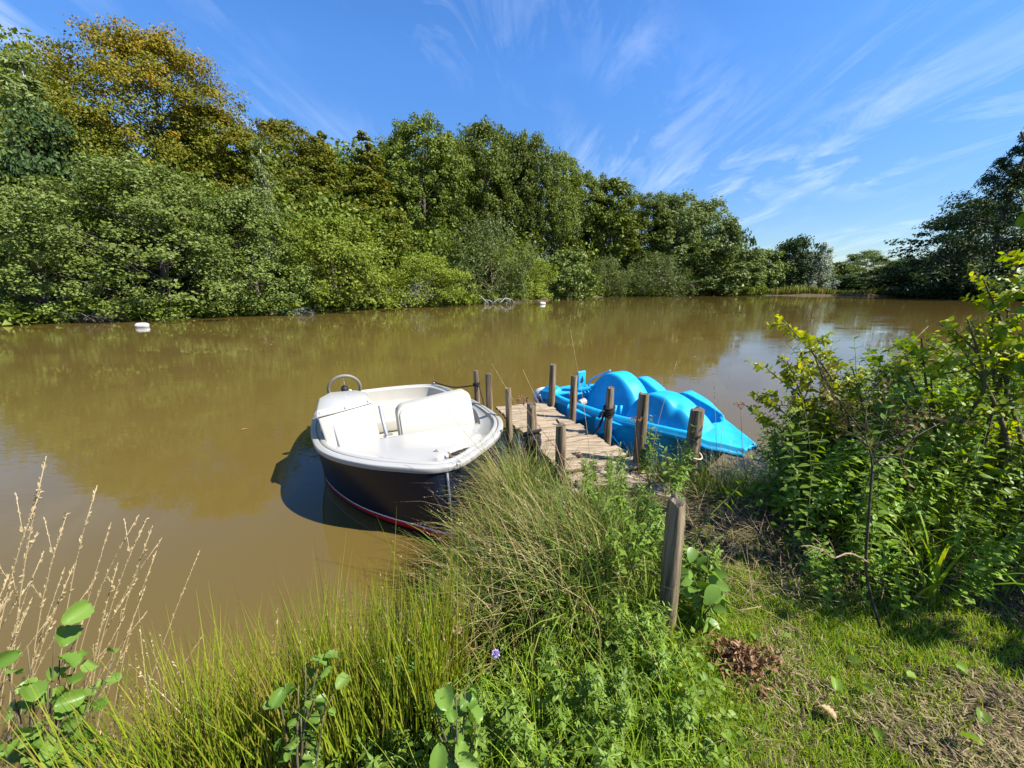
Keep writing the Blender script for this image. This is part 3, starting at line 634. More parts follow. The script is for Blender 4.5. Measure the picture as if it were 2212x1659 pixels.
def post(xb, yb, u, v, r, label, zb, name="wooden_post", spl=.0, lean_y=0.0, sides=14):
    """round stake from (xb, yb, zb) to the picture point (u, v) at its own depth"""
    y1 = yb + lean_y; x1, z1 = xz(u, v, y1); g = np.random.default_rng(int(u * 7 + v))
    mb = MB(); n = 9; t = np.linspace(0, 1, n); k = sides
    base = np.array([xb, yb, zb]); topp = np.array([x1, y1, z1]); d = topp - base
    ang = np.linspace(0, 2 * PI, k, endpoint=False); prof = 1 + .05 * np.sin(2 * ang + g.uniform(0, 6)) + .04 * np.sin(5 * ang + g.uniform(0, 6)); prof[g.integers(0, k)] *= .82
    V = []
    for q in t:
        c = base + d * q - base; rr = r * (1.06 - .1 * q) * (prof + .025 * g.normal(0, 1, k)) * (.93 if q == 1 else 1)
        V.append(np.stack([c[0] + rr * np.cos(ang), c[1] + rr * np.sin(ang), np.full(k, c[2]) + (g.normal(0, .006 + spl, k) if q == 1 else 0)], -1))
    mb.grid(np.array(V), close_v=True)
    topc = d + [0, 0, -.004]; top = V[-1]; mid = (top - topc) * .5 + topc + np.column_stack([np.zeros(k), np.zeros(k), g.normal(0, .004 + spl, k)])
    n0 = mb.n; mb.mi = 1
    mb.add(np.vstack([top, mid, [topc]]), [(i, (i + 1) % k, k + (i + 1) % k, k + i) for i in range(k)] + [(k + i, k + (i + 1) % k, 2 * k) for i in range(k)])
    o = mb.build(name, [w_post, w_end], None, True); o.location = base
    tag(o, label, "post", "wooden mooring posts along the jetty")
    return base, topp
P = {}
P[1] = post(-.50, 5.55, 1028, 800, .040, "thin post at the jetty's far left end, the stern rope tied to it", -.6)
P[2] = post(-.29, 5.14, 1055, 808, .045, "post second from the far left end of the jetty, plain, with no rope", -.6)
P[3] = post(0.0, 4.52, 1097, 838, .040, "short post left of the jetty between the plain post and the rope wrapped post", -.6)
P[4] = post(.245, 3.82, 1149, 872, .056, "pointed stake wrapped in black rope beside the white boat's bow", -.5, spl=.015)
P[5] = post(.455, 3.18, 1212, 918, .050, "leaning post at the near left corner of the jetty among tall grass", -.3)
P[6] = post(.58, 5.58, 1195, 787, .052, "dark post at the far right end of the jetty in front of the white nose", -.6)
P[7] = post(.80, 4.90, 1241, 812, .048, "second post on the right side of the jetty, in front of the pedal boat's fin", -.6)
P[8] = post(1.15, 4.32, 1319, 837, .046, "post on the right side with a short black rope to the pedal boat", -.5)
P[9] = post(1.29, 3.57, 1391, 850, .056, "squared dark post with red brown dry flowers", -.3, sides=8)
P[10] = post(1.70, 3.38, 1508, 885, .070, "thick sawn round post in front of the pedal boat's tail", -.3)
P[11] = post(.765, 1.52, 1462, 1078,   .041, "nearest and tallest post, crumbling top, standing on the grass bank", .30, spl=.012, lean_y=.03)

# ------------------------------------------------------------------ ropes
m_rope = plain("black_rope_fibre", (.022, .021, .022), .8, .2, var=.3, scale=90, bump=.8, bscale=120)
def rope(pts, r, name, label, n=60, cat="rope", group=None, extra=None):
    c = spline(pts, n); mb = MB()
    L = np.concatenate([[0], np.cumsum(np.linalg.norm(np.diff(c, axis=0), axis=1))])
    m = max(n, int(L[-1] / (r * 1.3))); m = min(m, 420); q = np.linspace(0, L[-1], m); c = np.stack([np.interp(q, L, c[:, i]) for i in range(3)], -1)
    T = norm(np.gradient(c, axis=0)); u = norm(np.cross(T, [0.1, .2, 1.0])); w = np.cross(T, u)
    for k in range(3):
        a = q / (r * 4.2) + k * 2 * PI / 3
        mb.tube(c + .52 * r * (np.cos(a)[:, None] * u + np.sin(a)[:, None] * w), r * .58, 5)
    if extra: extra(mb)
    return tag(mb.build(name, m_rope), label, cat, group)
def knot(mb):
    base, top = P[4]; g = np.random.default_rng(3); ax = norm(top - base)
    for i in range(9):
        z = .72 - .024 * i; c = base + (top - base) * ((z - base[2]) / (top[2] - base[2])); t = np.linspace(0, 2 * PI, 22); tl = g.normal(0, .25, 2); rr = .078 + .012 * g.uniform(-1, 1)
        mb.tube(np.stack([c[0] + rr * np.cos(t), c[1] + rr * np.sin(t), c[2] + .06 * (tl[0] * np.cos(t) + tl[1] * np.sin(t))], -1), .017, 6, cap=False)
    c = base + (top - base) * ((.66 - base[2]) / (top[2] - base[2]))
    for i in range(5):
        d = np.array([g.uniform(-1, 1), -1, 0]) * .03; mb.tube(spline([c + [g.uniform(-.07, .07), -.07, .06], c + [g.uniform(-.1, .1), -.12, .0], c + [g.uniform(-.08, .08), -.09, -.10], c + [g.uniform(-.1, .12), -.08, -.17]], 12), .015, 6)
cl = on_boat(3.42, .12, .665)
kp = np.array([.22, 3.75, .60])
rope([cl, cl + [.22, .10, .01], (cl + kp) / 2 + [0, 0, -.05], kp], .013, "mooring_rope", "black bow rope from the white boat's cleat to the knot on the stake", extra=knot, group="black mooring ropes")
rope([cl + [0, .03, 0], cl + [.14, .2, -.02], cl + [.35, .42, -.10], np.array([.2, 3.80, .50])], .010, "mooring_rope", "thinner black rope lying across the white boat's foredeck to the stake", group="black mooring ropes")
sc_ = on_boat(.25, .80, .65); p1 = P[1][0] + (P[1][1] - P[1][0]) * .86
def loop1(mb):
    for k in range(3):
        t = np.linspace(0, 2 * PI, 18); mb.tube(np.stack([p1[0] + .046 * np.cos(t), p1[1] + .046 * np.sin(t), p1[2] + .018 * k + .01 * np.cos(t)], -1), .009, 5, cap=False)
    mb.tube(spline([p1 + [.04, -.03, 0], p1 + [.09, -.18, -.12], p1 + [.14, -.34, -.25], p1 + [.17, -.42, -.33]], 14), .009, 6)
rope([sc_, (sc_ + p1) / 2 + [0, 0, -.06], p1], .010, "mooring_rope", "black stern rope stretched from the white boat to the far left post", extra=loop1, group="black mooring ropes")
p8 = P[8][0] + (P[8][1] - P[8][0]) * .83
def loop8(mb):
    for k in range(6):
        t = np.linspace(0, 2 * PI, 18); mb.tube(np.stack([p8[0] + (.052 + .01 * (k % 2)) * np.cos(t), p8[1] + .056 * np.sin(t), p8[2] + .02 * k - .07 + .012 * np.cos(t + k)], -1), .012, 5, cap=False)
    mb.tube(spline([p8 + [-.05, -.03, 0], p8 + [-.10, -.05, -.02], p8 + [-.12, -.04, -.09]], 10), .014, 6)
rope([p8 + [-.05, 0, -.02], p8 + [-.12, -.02, -.22], p8 + [-.26, .02, -.38], p8 + [-.45, .16, -.36], p8 + [-.58, .34, -.25]], .014, "mooring_rope", "black rope sagging from the post into the pedal boat's side", extra=loop8, group="black mooring ropes")
p10 = P[10][0] + (P[10][1] - P[10][0]) * .68
mb = MB(); t = np.linspace(0, 2 * PI, 26); mb.tube(np.stack([p10[0] + .092 * np.cos(t), p10[1] + .085 * np.sin(t), p10[2] + .012 * np.sin(2 * t)], -1), .008, 6, cap=False)
tag(mb.build("rope_loop", plain("pale_cord", (.45, .40, .27), .8)), "pale cord loop round the thick sawn post", "rope")

# ------------------------------------------------------------------ blue pedal boat
blue = plain("blue_plastic", (.006, .30, .56), .55, .3, var=.18, scale=7, bump=.25, bscale=5)
dblue = plain("dark_blue_plastic", (.004, .03, .09), .5, var=.1)
nosew = plain("worn_white_paint", (.62, .62, .60), .5, var=.15, scale=14)
greyp = plain("grey_pedal_rubber", (.30, .27, .22), .7, var=.2, scale=40)
def build_pedalo():
    root = thing("pedal_boat", "bright blue plastic pedal boat with a white dolphin nose, right of the jetty", "boat", (.45, 6.35, 0), math.atan2(-.815, .58))
    sN = [-.06, .0, .1, .3, .6, 1.2, 1.8, 2.4, 2.9, 3.2]; tN = [.06, -.02, -.10, -.19, -.26, -.28, -.24, -.12, .04, .30]
    tFv = [.16, .30, .45, .72, 1.0, 1.22, 1.20, 1.05, .80, .58]
    def tn(s): return np.interp(s, sN, tN)
    def tf(s): return np.interp(s, sN, tFv)
    ns, nt_ = 190, 96
    s = np.linspace(-.06, 3.2, ns); w = np.linspace(0, 1, nt_)
    def smoothv(f):
        v = f(s); k = np.ones(9) / 9; vp = np.pad(v, 4, mode='edge'); return np.convolve(vp, k, 'valid')
    n_, f_ = smoothv(tn), smoothv(tf)
    Sg = np.repeat(s[:, None], nt_, 1); Tg = n_[:, None] + (f_ - n_)[:, None] * w[None]
    e = np.minimum(Tg - n_[:, None], f_[:, None] - Tg)
    def arch(c, wd, top, base, pw=.5): return base + (top - base) * np.clip(1 - np.abs((Sg - c) / wd) ** 2.0, 0, 1) ** pw
    deck = .54 + .06 * sstep(.2, .7, Sg) - .10 * sstep(2.55, 3.2, Sg) - .20 * sstep(.2, -.06, Sg)
    well = sstep(.60, .74, Sg) * sstep(2.72, 2.55, Sg) * sstep(.07, .16, e)
    H = deck * (1 - well) + .12 * well
    def smax(a, b, k=.035): return np.log(np.exp(a / k) + np.exp(b / k)) * k
    def win(t0, t1, soft=.05): return sstep(t0 - soft, t0 + soft, Tg) * sstep(t1 + soft, t1 - soft, Tg)
    h1 = np.where(Sg < 1.28, arch(1.28, .50, .98, .2, .55), arch(1.28, .62, .98, .30, .8))
    H = np.maximum(H, .2 + (h1 - .2) * win(.24, .76, .13))
    h1b = np.where(Sg < 1.30, arch(1.30, .34, .83, .2, .5), .52 + .31 * np.clip(1 - ((Sg - 1.30) / .6) ** 1.4, 0, 1))
    H = np.maximum(H, .2 + (h1b - .2) * sstep(.93, .99, Tg) * sstep(0.0, .05, e + .02))
    h2 = np.where(Sg < 2.16, arch(2.16, .46, .90, .2, .5), np.maximum(arch(2.16, .70, .90, .35, .62), .44 + .26 * np.clip(1 - (Sg - 2.45) / .6, 0, 1) ** 1.5))
    H = np.maximum(H, .2 + (h2 - .2) * win(.02, .58, .14))
    h2b = np.where(Sg < 2.12, arch(2.12, .30, .79, .2, .5), .45 + .34 * np.clip(1 - np.abs((Sg - 2.12) / .95) ** 1.35, 0, 1))
    H = np.maximum(H, .2 + (h2b - .2) * sstep(.82, .88, Tg) * sstep(0, .05, e + .02))
    # head of the dolphin on the near side: brow ridge and mouth hollow
    u_ = Tg - n_[:, None]
    H += .12 * np.exp(-((Sg - .42) / .28) ** 2) * np.exp(-((u_ - .18) / .12) ** 2)
    H -= .05 * np.exp(-((Sg - .62) / .16) ** 2) * np.exp(-((u_ - .42) / .10) ** 2)
    # seat pads and soft dents
    H += .03 * np.exp(-((Sg - 1.62) / .10) ** 2 - ((Tg - .55) / .12) ** 2)
    H -= .05 * np.exp(-((Sg - 2.44) / .07) ** 2 - ((Tg - .14) / .08) ** 2)
    H += .014 * sstep(2.2, 2.8, Sg) * np.sin(13 * Tg + 5 * Sg) * np.sin(9 * Sg + 2) + .004 * np.sin(17 * Tg) * np.sin(11 * Sg + 3 * Tg)
    rim = .06 * (1 - sstep(0, .035, e))
    G = np.stack([Sg, Tg, H - rim], -1)
    mb = MB(); mb.grid(G)
    # rolled edge, then the side of the hull down into the water
    loop = np.vstack([G[:, 0], G[-1, 1:], G[-2::-1, -1], G[0, -2:0:-1]])
    c = np.array([1.5, .45, 0]); low = [loop]
    for dz, k in ((-.02, 1.012), (-.045, 1.010), (-.055, .985)): q = c + (loop - c) * [k, k, 1]; q[:, 2] = loop[:, 2] + dz; low.append(q)
    mb.grid(np.array(low), close_v=True); body = mb.build("body", blue, root)
    mb = MB(); rings = []
    for f, k in ((0, .98), (.35, .955), (.7, .92), (1.0, .86)):
        q = c + (loop - c) * [k, k, 1]
        tail = sstep(2.45, 2.95, loop[:, 0])[:, None]
        q[:, :2] = q[:, :2] * (1 - tail) + (c[:2] + (loop[:, :2] - c[:2]) * (k - .12 - .10 * f)) * tail
        z0 = loop[:, 2] - .05; q[:, 2] = z0 * (1 - f) + (-.15) * f; rings.append(q)
    mb.grid(np.array(rings), close_v=True); mb.build("hull_side", dblue if False else blue, root)
    # white nose
    mb = MB(); i1 = 22; g2 = []
    th = np.linspace(0, PI, 14); 
    for q in np.linspace(0, 1, 12):
        cx = .20 - .34 * math.sin(q * PI / 2); rr = .20 * math.cos(q * PI / 2) ** .6
        g2.append([(cx, .09 + rr * 1.02 * math.cos(a), .36 + rr * 1.0 * math.sin(a) * (1 if math.sin(a) > 0 else .8)) for a in np.linspace(0, 2 * PI, 22)])
    mb.grid(np.array(g2), close_v=True); mb.build("nose", nosew, root, subd=1)
    # eye with white crescent, dark mouth line, flipper fins
    def side(s_, z, out=.012): return np.array([s_, float(np.interp(s_, s, n_)) - out, z])
    mb = MB(); mb.tube([side(.20, .40), side(.23, .47), side(.29, .50), side(.37, .45), side(.41, .38)], [.006, .018, .022, .014, .004], 8); eye = mb.build("eye", nosew, root)
    mb = MB(); mb.tube([side(.24, .38, .004), side(.30, .42, .01), side(.35, .37, .004)], [.012, .03, .012], 8); mb.build("pupil", dblue, eye)
    mb = MB()
    for k in range(4): mb.tube([side(.38 + .035 * k, .30 - .035 * k), side(.50 + .035 * k, .28 - .045 * k), side(.60 + .03 * k, .20 - .045 * k)], [.004, .008, .003], 6)
    mb.build("side_marking", nosew, root)
    def fin(tip, b0, b1, th_=.03):
        tip, b0, b1 = map(np.array, (tip, b0, b1)); nrm_ = norm(np.cross(b1 - b0, tip - b0)) * th_
        rows = []
        for q in np.linspace(0, 1, 8):
            a = b0 + (tip - b0) * q; b_ = b1 + (tip - b1) * q; m_ = (a + b_) / 2 + nrm_ * (1 - q) ** .7
            rows.append([a, (a + m_) / 2 + nrm_ * .4 * (1 - q), m_, (b_ + m_) / 2 + nrm_ * .4 * (1 - q), b_, (a + b_) / 2 - nrm_ * .4 * (1 - q)])
        bm_ = MB(); bm_.grid(np.array(rows), close_v=True); return bm_
    fin((.88, .28, .64), (.42, .08, .62), (.66, -.18, .58)).build("fin", blue, root)
    fin((1.52, -.30, .50), (1.02, -.27, .56), (1.10, -.34, .26)).build("fin", blue, root)
    fin((2.02, -.26, .52), (1.55, -.24, .55), (1.62, -.32, .22)).build("fin", blue, root)
    # side pods, pedals
    for (s0, w_) in ((1.22, .26), (1.86, .26)):
        mb = MB(); g3 = []
        for q in np.linspace(0, PI, 12):
            g3.append([(s0 + w_ * math.cos(a), -.24 - .16 * math.sin(q) * max(.12, abs(math.sin(a))) * 1.0 , -.10 + .55 * math.sin(a) * math.sin(q) ** .3) for a in np.linspace(.02, PI - .02, 18)])
        mb.grid(np.array(g3)); mb.build("paddle_pod", blue, root)
    for (s_, t_, z_) in ((.98, .02, .50), (1.10, -.08, .44)):
        mb = MB(); mb.tube([(s_, t_ - .02, z_), (s_, t_ + .10, z_ + .02)], [.055, .055], 14); mb.build("pedal", greyp, root, True, .01)
    mb = MB(); mb.tube([(1.0, -.22, .47), (1.24, -.36, .33)], .022, 10); mb.build("pedal_crank", plain("alloy", (.55, .56, .58), .35, .5, .8), root)
    # dashboard with foot ribs, bracket with slot, steering lever
    dash = MB(); dash.box((.80, .46, .66), (.10, .70, .05)); 
    dash.add([(.76, .12, .62), (.86, .12, .62), (1.00, .30, .70), (.96, .34, .70), (.76, .12, .68), (.86, .12, .68), (1.00, .30, .735), (.96, .34, .735)], [(0, 1, 2, 3), (4, 7, 6, 5), (0, 4, 5, 1), (1, 5, 6, 2), (2, 6, 7, 3), (3, 7, 4, 0)])
    d_ = dash.build("dashboard", blue, root, True, .015)
    mb = MB(); mb.box((.80, .20, .80), (.05, .17, .30)); mb.build("bracket", blue, root, True, .02)
    mb = MB(); mb.add([(.829, .15, .78), (.829, .20, .76), (.829, .23, .80), (.829, .20, .88)], [(0, 1, 2, 3)]); mb.build("bracket_slot", dblue, root)
    mb = MB()
    for k in range(4): t0 = .20 + .075 * k; mb.tube([(.83, t0, .655), (.87, t0 + .01, .60), (.865, t0 + .01, .50)], [.022, .018, .004], 8)
    mb.build("foot_rib", blue, root)
    mb = MB()
    for k in range(4): t0 = .02 + .055 * k; mb.tube([(1.50 + .05 * k, t0 - .05, .62), (1.52 + .05 * k, t0 - .09, .54), (1.51 + .05 * k, t0 - .09, .45)], [.022, .018, .004], 8)
    mb.build("foot_rib", blue, root)
    mb = MB(); mb.tube(spline([(.84, .34, .68), (.86, .33, .78), (.94, .36, .86), (1.10, .40, .95), (1.18, .42, 1.0)], 20), .016, 10); lev = mb.build("steering_lever", plain("lever_steel", (.30, .50, .66), .3, .5, .6), root)
    mb = MB()
    for q in ((.95, .85, .66), (1.05, .88, .64), (1.15, .90, .62)): mb.tube([np.array(q) + [0, 0, -.1], q, np.array(q) + [.03, 0, .01]], [.03, .028, .01], 8)
    mb.build("far_foot_rib", blue, root)
    return root
build_pedalo()

# ------------------------------------------------------------------ buoys, dead wood in the water
m_buoy = plain("white_buoy_plastic", (.42, .42, .41), .35, var=.03)
def buoy(u, v, label, sc):
    y = [q for q in np.linspace(5, 120, 4000) if abs(xz(u, v, q)[1]) < .03]; y = y[len(y) // 2]; x = xz(u, v, y)[0]
    t = thing("buoy", label, "buoy", (x, y, .02), .3, "white buoys on the pond"); t.scale = (sc,) * 3
    mb = MB(); L_ = np.linspace(-1, 1, 15); mb.tube([(.34 * q, 0, .06) for q in L_], [.17 * (1 - abs(q) ** 3.2) ** .5 + .004 for q in L_], 18); mb.build("float", m_buoy, t)
    mb = MB(); mb.tube([(.30, 0, .08), (.37, 0, .085), (.40, 0, .06)], [.03, .03, .02], 8); mb.build("mooring_eye", rubber, t)
buoy(308, 707, "white sausage buoy on the left, in front of the big pale alder", 1.0)
buoy(1172, 657.5, "far white buoy below the small yellow bush", 1.2)
def dead_branch(u, y, z, L_, label, seed, n=7, name="fallen_branch", mat=bark_pale, r=.05, group="dead wood along the far bank", up=.3):
    g = np.random.default_rng(seed); x, _ = xz(u, 660, y); mb = MB()
    for i in range(n):
        a = g.uniform(-.5, .5) + (PI if g.uniform() < .4 else 0); l = L_ * g.uniform(.4, 1); e = g.uniform(-.02, up)
        p = np.array([g.uniform(-.4, .4) * L_, g.uniform(-.3, .3), 0]); d = np.array([math.cos(a), math.sin(a) * .5, e]); sd = g.normal(0, .16, (5, 3)) * l * .4
        pts = [p + d * l * q + sd[k] * q + [0, 0, .25 * l * math.sin(q * PI) * (up > .05)] for k, q in enumerate(np.linspace(0, 1, 5))]
        mb.tube(spline(pts, 9), np.linspace(r * g.uniform(.5, 1.1), r * .2, 9), 5)
        for k in range(3):
            q = g.uniform(.3, .9); b0 = p + d * l * q; mb.tube([b0, b0 + d * l * .15 + g.normal(0, .1, 3) * l, b0 + d * l * .3 + g.normal(0, .2, 3) * l], [r * .35, r * .2, r * .08], 4)
    o = mb.build(name, mat); o.location = (x, y, z); tag(o, label, "branch", group)
dead_branch(1060, 47.5, .03, 2.6, "bare pale branches lying in the water below the grey green willow", 4, 6, r=.07, up=.22)
dead_branch(640, 30.2, .02, 2.2, "driftwood on the waterline between the grey alder and the largest yellow bush", 5, 6, r=.05, up=.12)
dead_branch(185, 23.6, .05, 2.0, "dark brushwood heap on the bank at the left, under the alders", 6, 16, mat=bark, r=.04, up=.4)
dead_branch(870, 40.4, .05, 3.4, "dead grey leafless shrub in front of the yellow green bushes", 8, 26, "dead_shrub", bark_pale, .05, up=1.0)
dead_branch(1890, 78, .02, 1.0, "small stick floating near the far shore", 9, 2, "floating_stick", bark, .06, up=.1)

# ------------------------------------------------------------------ grasses, rushes, weeds
def blades(P, az, Ln, w, lean, bend, nseg=4, twist=None):
    """bent tapering strips: P roots (n,3), az heading, lean at the foot and extra bend towards the tip (radians)"""
    n = len(P); s = np.linspace(0, 1, nseg + 1); C_ = np.zeros((n, nseg + 1, 3)); C_[:, 0] = P
    hx, hy = np.cos(az), np.sin(az)
    for i in range(nseg):
        a = lean + bend * ((i + .5) / nseg) ** 1.3; st = Ln / nseg
        C_[:, i + 1, 0] = C_[:, i, 0] + hx * np.sin(a) * st; C_[:, i + 1, 1] = C_[:, i, 1] + hy * np.sin(a) * st; C_[:, i + 1, 2] = C_[:, i, 2] + np.cos(a) * st
    tw = az + PI / 2 + (0 if twist is None else twist); wx, wy = np.cos(tw), np.sin(tw)
    wd = (w[:, None] * np.array([(1 - t ** 1.7) * .97 + .03 for t in s])[None]) / 2
    off = np.stack([wx[:, None] * wd, wy[:, None] * wd, 0 * wd], -1)
    V = np.stack([C_ - off, C_ + off], 2).reshape(n, -1, 3); k = 2 * (nseg + 1)
    f = np.array([(2 * i, 2 * i + 1, 2 * i + 3, 2 * i + 2) for i in range(nseg)])
    F = f[None] + (np.arange(n) * k)[:, None, None]
    return V.reshape(-1, 3), F.reshape(-1, 4), C_
def join(*VF):
    V = []; F = []; n = 0
    for v, f in VF: V.append(v); F.append(f + n); n += len(v)
    return np.concatenate(V), np.concatenate(F)
def seeds(C_, frac, per, size, g):
    """seed husks along the top part of each stem"""
    n, k, _ = C_.shape; t = 1 - frac * g.uniform(0, 1, (n, per)); x = t * (k - 1); i = np.clip(x.astype(int), 0, k - 2); f = (x - i)[..., None]
    r = np.arange(n)[:, None]; p = C_[r, i] * (1 - f) + C_[r, i + 1] * f; d = norm(C_[r, i + 1] - C_[r, i]) + g.normal(0, .35, p.shape)
    p = p.reshape(-1, 3); d = d.reshape(-1, 3)
    return scatter(*NARROW, p + norm(d) * size * .3, d, g.normal(0, 1, p.shape), size * g.uniform(.6, 1.3, len(p)))
m_rush = leafmat("rush_green", [(.10, .17, .010), (.18, .27, .016), (.27, .34, .024), (.32, .33, .04), (.28, .19, .045)], .25, .4, bri=.05)
m_tuss = leafmat("tussock_grass", [(.04, .075, .012), (.085, .14, .018), (.15, .20, .03), (.24, .23, .06), (.30, .235, .10), (.05, .08, .014)], .28, .5, bri=.05)
m_tgreen = leafmat("bank_grass", [(.04, .08, .012), (.085, .15, .018), (.15, .22, .03), (.24, .24, .07)], .28, .5, bri=.05)
m_straw = leafmat("straw", [(.36, .27, .13), (.48, .39, .21), (.40, .31, .17), (.50, .43, .26)], .25, .6, bri=.1)
m_lawn = leafmat("lawn_grass", [(.10, .185, .009), (.16, .27, .014), (.23, .33, .022), (.30, .30, .06)], .3, .45, bri=.05)
m_clip = leafmat("dry_clippings", [(.10, .07, .038), (.20, .145, .08), (.30, .235, .135), (.17, .15, .055)], .15, .7, bri=.05)
m_weed = leafmat("weed_leaves", [(.085, .15, .018), (.13, .21, .028), (.19, .27, .045)], .3, .42, bri=.15)
m_fresh = leafmat("fresh_sapling_leaves", [(.11, .20, .022), (.16, .26, .032), (.21, .31, .05)], .3, .4, bri=.1)
m_alderleaf = leafmat("large_alder_leaves", [(.08, .16, .02), (.125, .215, .034), (.175, .265, .055)], .28, .38, spec=.25)
m_buck = leafmat("sun_tinted_shrub_leaves", [(.085, .145, .012), (.15, .215, .018), (.22, .275, .022), (.30, .31, .028)], .42, .4, bri=.1)  # yellow end of the leaf colours stands for sunlight on them
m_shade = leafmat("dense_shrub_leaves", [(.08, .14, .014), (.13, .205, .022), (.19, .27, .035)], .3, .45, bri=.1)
m_brown = leafmat("withered_leaves", [(.12, .06, .028), (.22, .12, .055), (.32, .21, .115)], .1, .7, bri=.1)
m_stalk = plain("green_stalk", (.12, .15, .04), .6, .3, var=.2, scale=15)
m_redst = plain("reddish_stalk", (.22, .10, .06), .6, .3, var=.2, scale=15)
def gz(x, y): return ground_z(x, y)
def build_rushes():
    g = np.random.default_rng(31); n = 2100
    x = g.uniform(-1.40, -.25, n); y0 = np.interp(x, [-1.85, -1.4, -.9, -.3], [1.02, 1.12, 1.26, 1.45]); y = y0 + g.uniform(-.34, .16, n) * np.interp(x, [-1.85, -1.3], [.4, 1])
    cl = .03 * g.integers(0, 40, n); x = x + g.normal(0, .02, n)
    P = np.stack([x, y, np.maximum(gz(x, y), -.05)], -1)
    Ln = g.uniform(.5, 1.02, n) * np.interp(x, [-1.85, -1.3, -.7, -.3], [.8, .92, 1.0, .92]) * np.where(g.uniform(0, 1, n) < .08, 1.18, 1)
    az = g.uniform(0, 2 * PI, n); a = np.where(x < -1.1, PI, az); az = np.where(g.uniform(0, 1, n) < .45, a + g.normal(0, .7, n), az)
    lean = np.abs(g.normal(0, .13, n)) + np.interp(x, [-1.85, -1.3, -1.0], [.22, .12, 0]); be = g.uniform(0, .22, n)
    w = g.uniform(.0045, .0085, n)
    V1, F1, C1 = blades(P, az, Ln, w, lean, be, 4, g.uniform(-1.5, 1.5, n)); V2, F2, _ = blades(P, az, Ln, w, lean, be, 4, np.full(n, 0) + PI / 2)
    tag(link("rushes", mesh_from("rushes", *join((V1, F1), (V2, F2))), m_rush), kind='stuff')
    # thin brown-tipped sedge heads and dead stems among them
    n = 130; x = g.uniform(-1.7, -.05, n); y = np.interp(x, [-1.85, -.9, 0], [1.02, 1.25, 1.5]) + g.uniform(-.2, .2, n)
    P = np.stack([x, y, np.maximum(gz(x, y), 0)], -1); Ln = g.uniform(.5, .92, n)
    V, F, C1 = blades(P, g.uniform(0, 2 * PI, n), Ln, np.full(n, .004), np.abs(g.normal(0, .15, n)), g.uniform(0, .35, n), 5, g.uniform(0, 3, n))
    tag(link("dry_rush_stems", mesh_from("dry_rush_stems", *join((V, F), seeds(C1, .3, 14, .014, g))), m_straw), kind='stuff')
build_rushes()
def tuft_field(name, mat, seed, xy, n, Lr, az0, azs, leanr, bendr, wr, z=None, seedfrac=0, nseg=5):
    g = np.random.default_rng(seed); k = g.integers(0, len(xy), n); Q = np.asarray(xy, float)[k]
    x = Q[:, 0] + g.normal(0, 1, n) * Q[:, 2] * .5; y = Q[:, 1] + g.normal(0, 1, n) * Q[:, 2] * .5
    zz = np.maximum(gz(x, y), -.05) if z is None else np.full(n, z); P = np.stack([x, y, zz], -1)
    Ln = g.uniform(*Lr, n) * Q[:, 3]; az = az0 + g.normal(0, azs, n)
    V, F, C_ = blades(P, az, Ln, g.uniform(*wr, n), np.abs(g.normal(*leanr, n)), g.uniform(*bendr, n), nseg, g.normal(0, .8, n))
    parts = [(V, F)]
    if seedfrac:
        m = int(n * seedfrac); parts.append(seeds(C_[:m], .3, 12, .013, g))
    return tag(link(name, mesh_from(name, *join(*parts)), mat), kind='stuff')
# tussocks hanging over the water by the boat's bow, around the jetty, along the pedal boat
TU = [(-.06, 2.55, .14, 1.05), (.0, 2.85, .14, 1.15), (.03, 3.1, .12, 1.3), (.08, 3.35, .12, 1.3), (.17, 3.55, .10, 1.15), (.1, 3.0, .16, 1.15), (-.15, 2.3, .2, 1.1), (-.12, 2.0, .24, 1), (.03, 2.35, .28, 1.0), (.12, 2.75, .26, .95), (.12, 3.15, .18, .8), (.25, 2.05, .28, .95), (.34, 2.5, .22, .75), (.15, 1.75, .26, 1), (.42, 1.75, .24, .8), (-.12, 1.65, .16, .85), (.50, 2.1, .2, .7), (.05, 3.5, .12, .75)]
tuft_field("tussock_grass", m_tuss, 41, TU, 4200, (.40, .85), PI * .95, 1.5, (.10, .28), (.3, 2.2), (.0055, .011))
tuft_field("tussock_grass", m_tgreen, 45, TU, 3800, (.30, .74), PI * 1.1, 2.6, (.1, .3), (.4, 2.4), (.006, .012))
tuft_field("tussock_stems", m_straw, 42, TU, 300, (.55, .95), PI * 1.02, .7, (.2, .3), (.5, 1.6), (.003, .0045), seedfrac=.6)
tuft_field("tussock_red_stems", m_brown, 46, TU, 240, (.5, .9), PI * 1.0, .9, (.15, .3), (.3, 1.5), (.003, .0045), seedfrac=.8)
tuft_field("bank_grass", m_tgreen, 43, [(.16, 3.55, .16, .8), (.1, 3.9, .12, .7), (.35, 3.3, .14, .8), (.62, 1.95, .22, .8), (.7, 2.45, .16, .7), (1.25, 3.75, .22, .9), (1.5, 3.55, .22, .9), (1.8, 3.35, .24, .95), (2.15, 3.25, .3, 1), (2.55, 3.3, .3, 1.05), (1.15, 3.95, .12, .8), (1.0, 4.1, .10, .6), (1.45, 3.2, .2, .8), (1.75, 2.9, .26, .8)], 4600, (.28, .66), 1.2, 2.2, (.05, .22), (.2, 1.1), (.004, .007), seedfrac=.05)
tuft_field("dry_bank_grass", m_straw, 44, [(1.5, 3.6, .25, .9), (2.0, 3.35, .3, 1), (2.5, 3.35, .3, 1.1), (1.9, 3.0, .3, .9), (2.7, 3.1, .3, 1.1), (1.25, 3.85, .2, .8), (2.3, 2.8, .3, .8)], 620, (.35, .8), 2.6, 1.3, (.1, .3), (.2, 1.3), (.003, .005), seedfrac=.25)
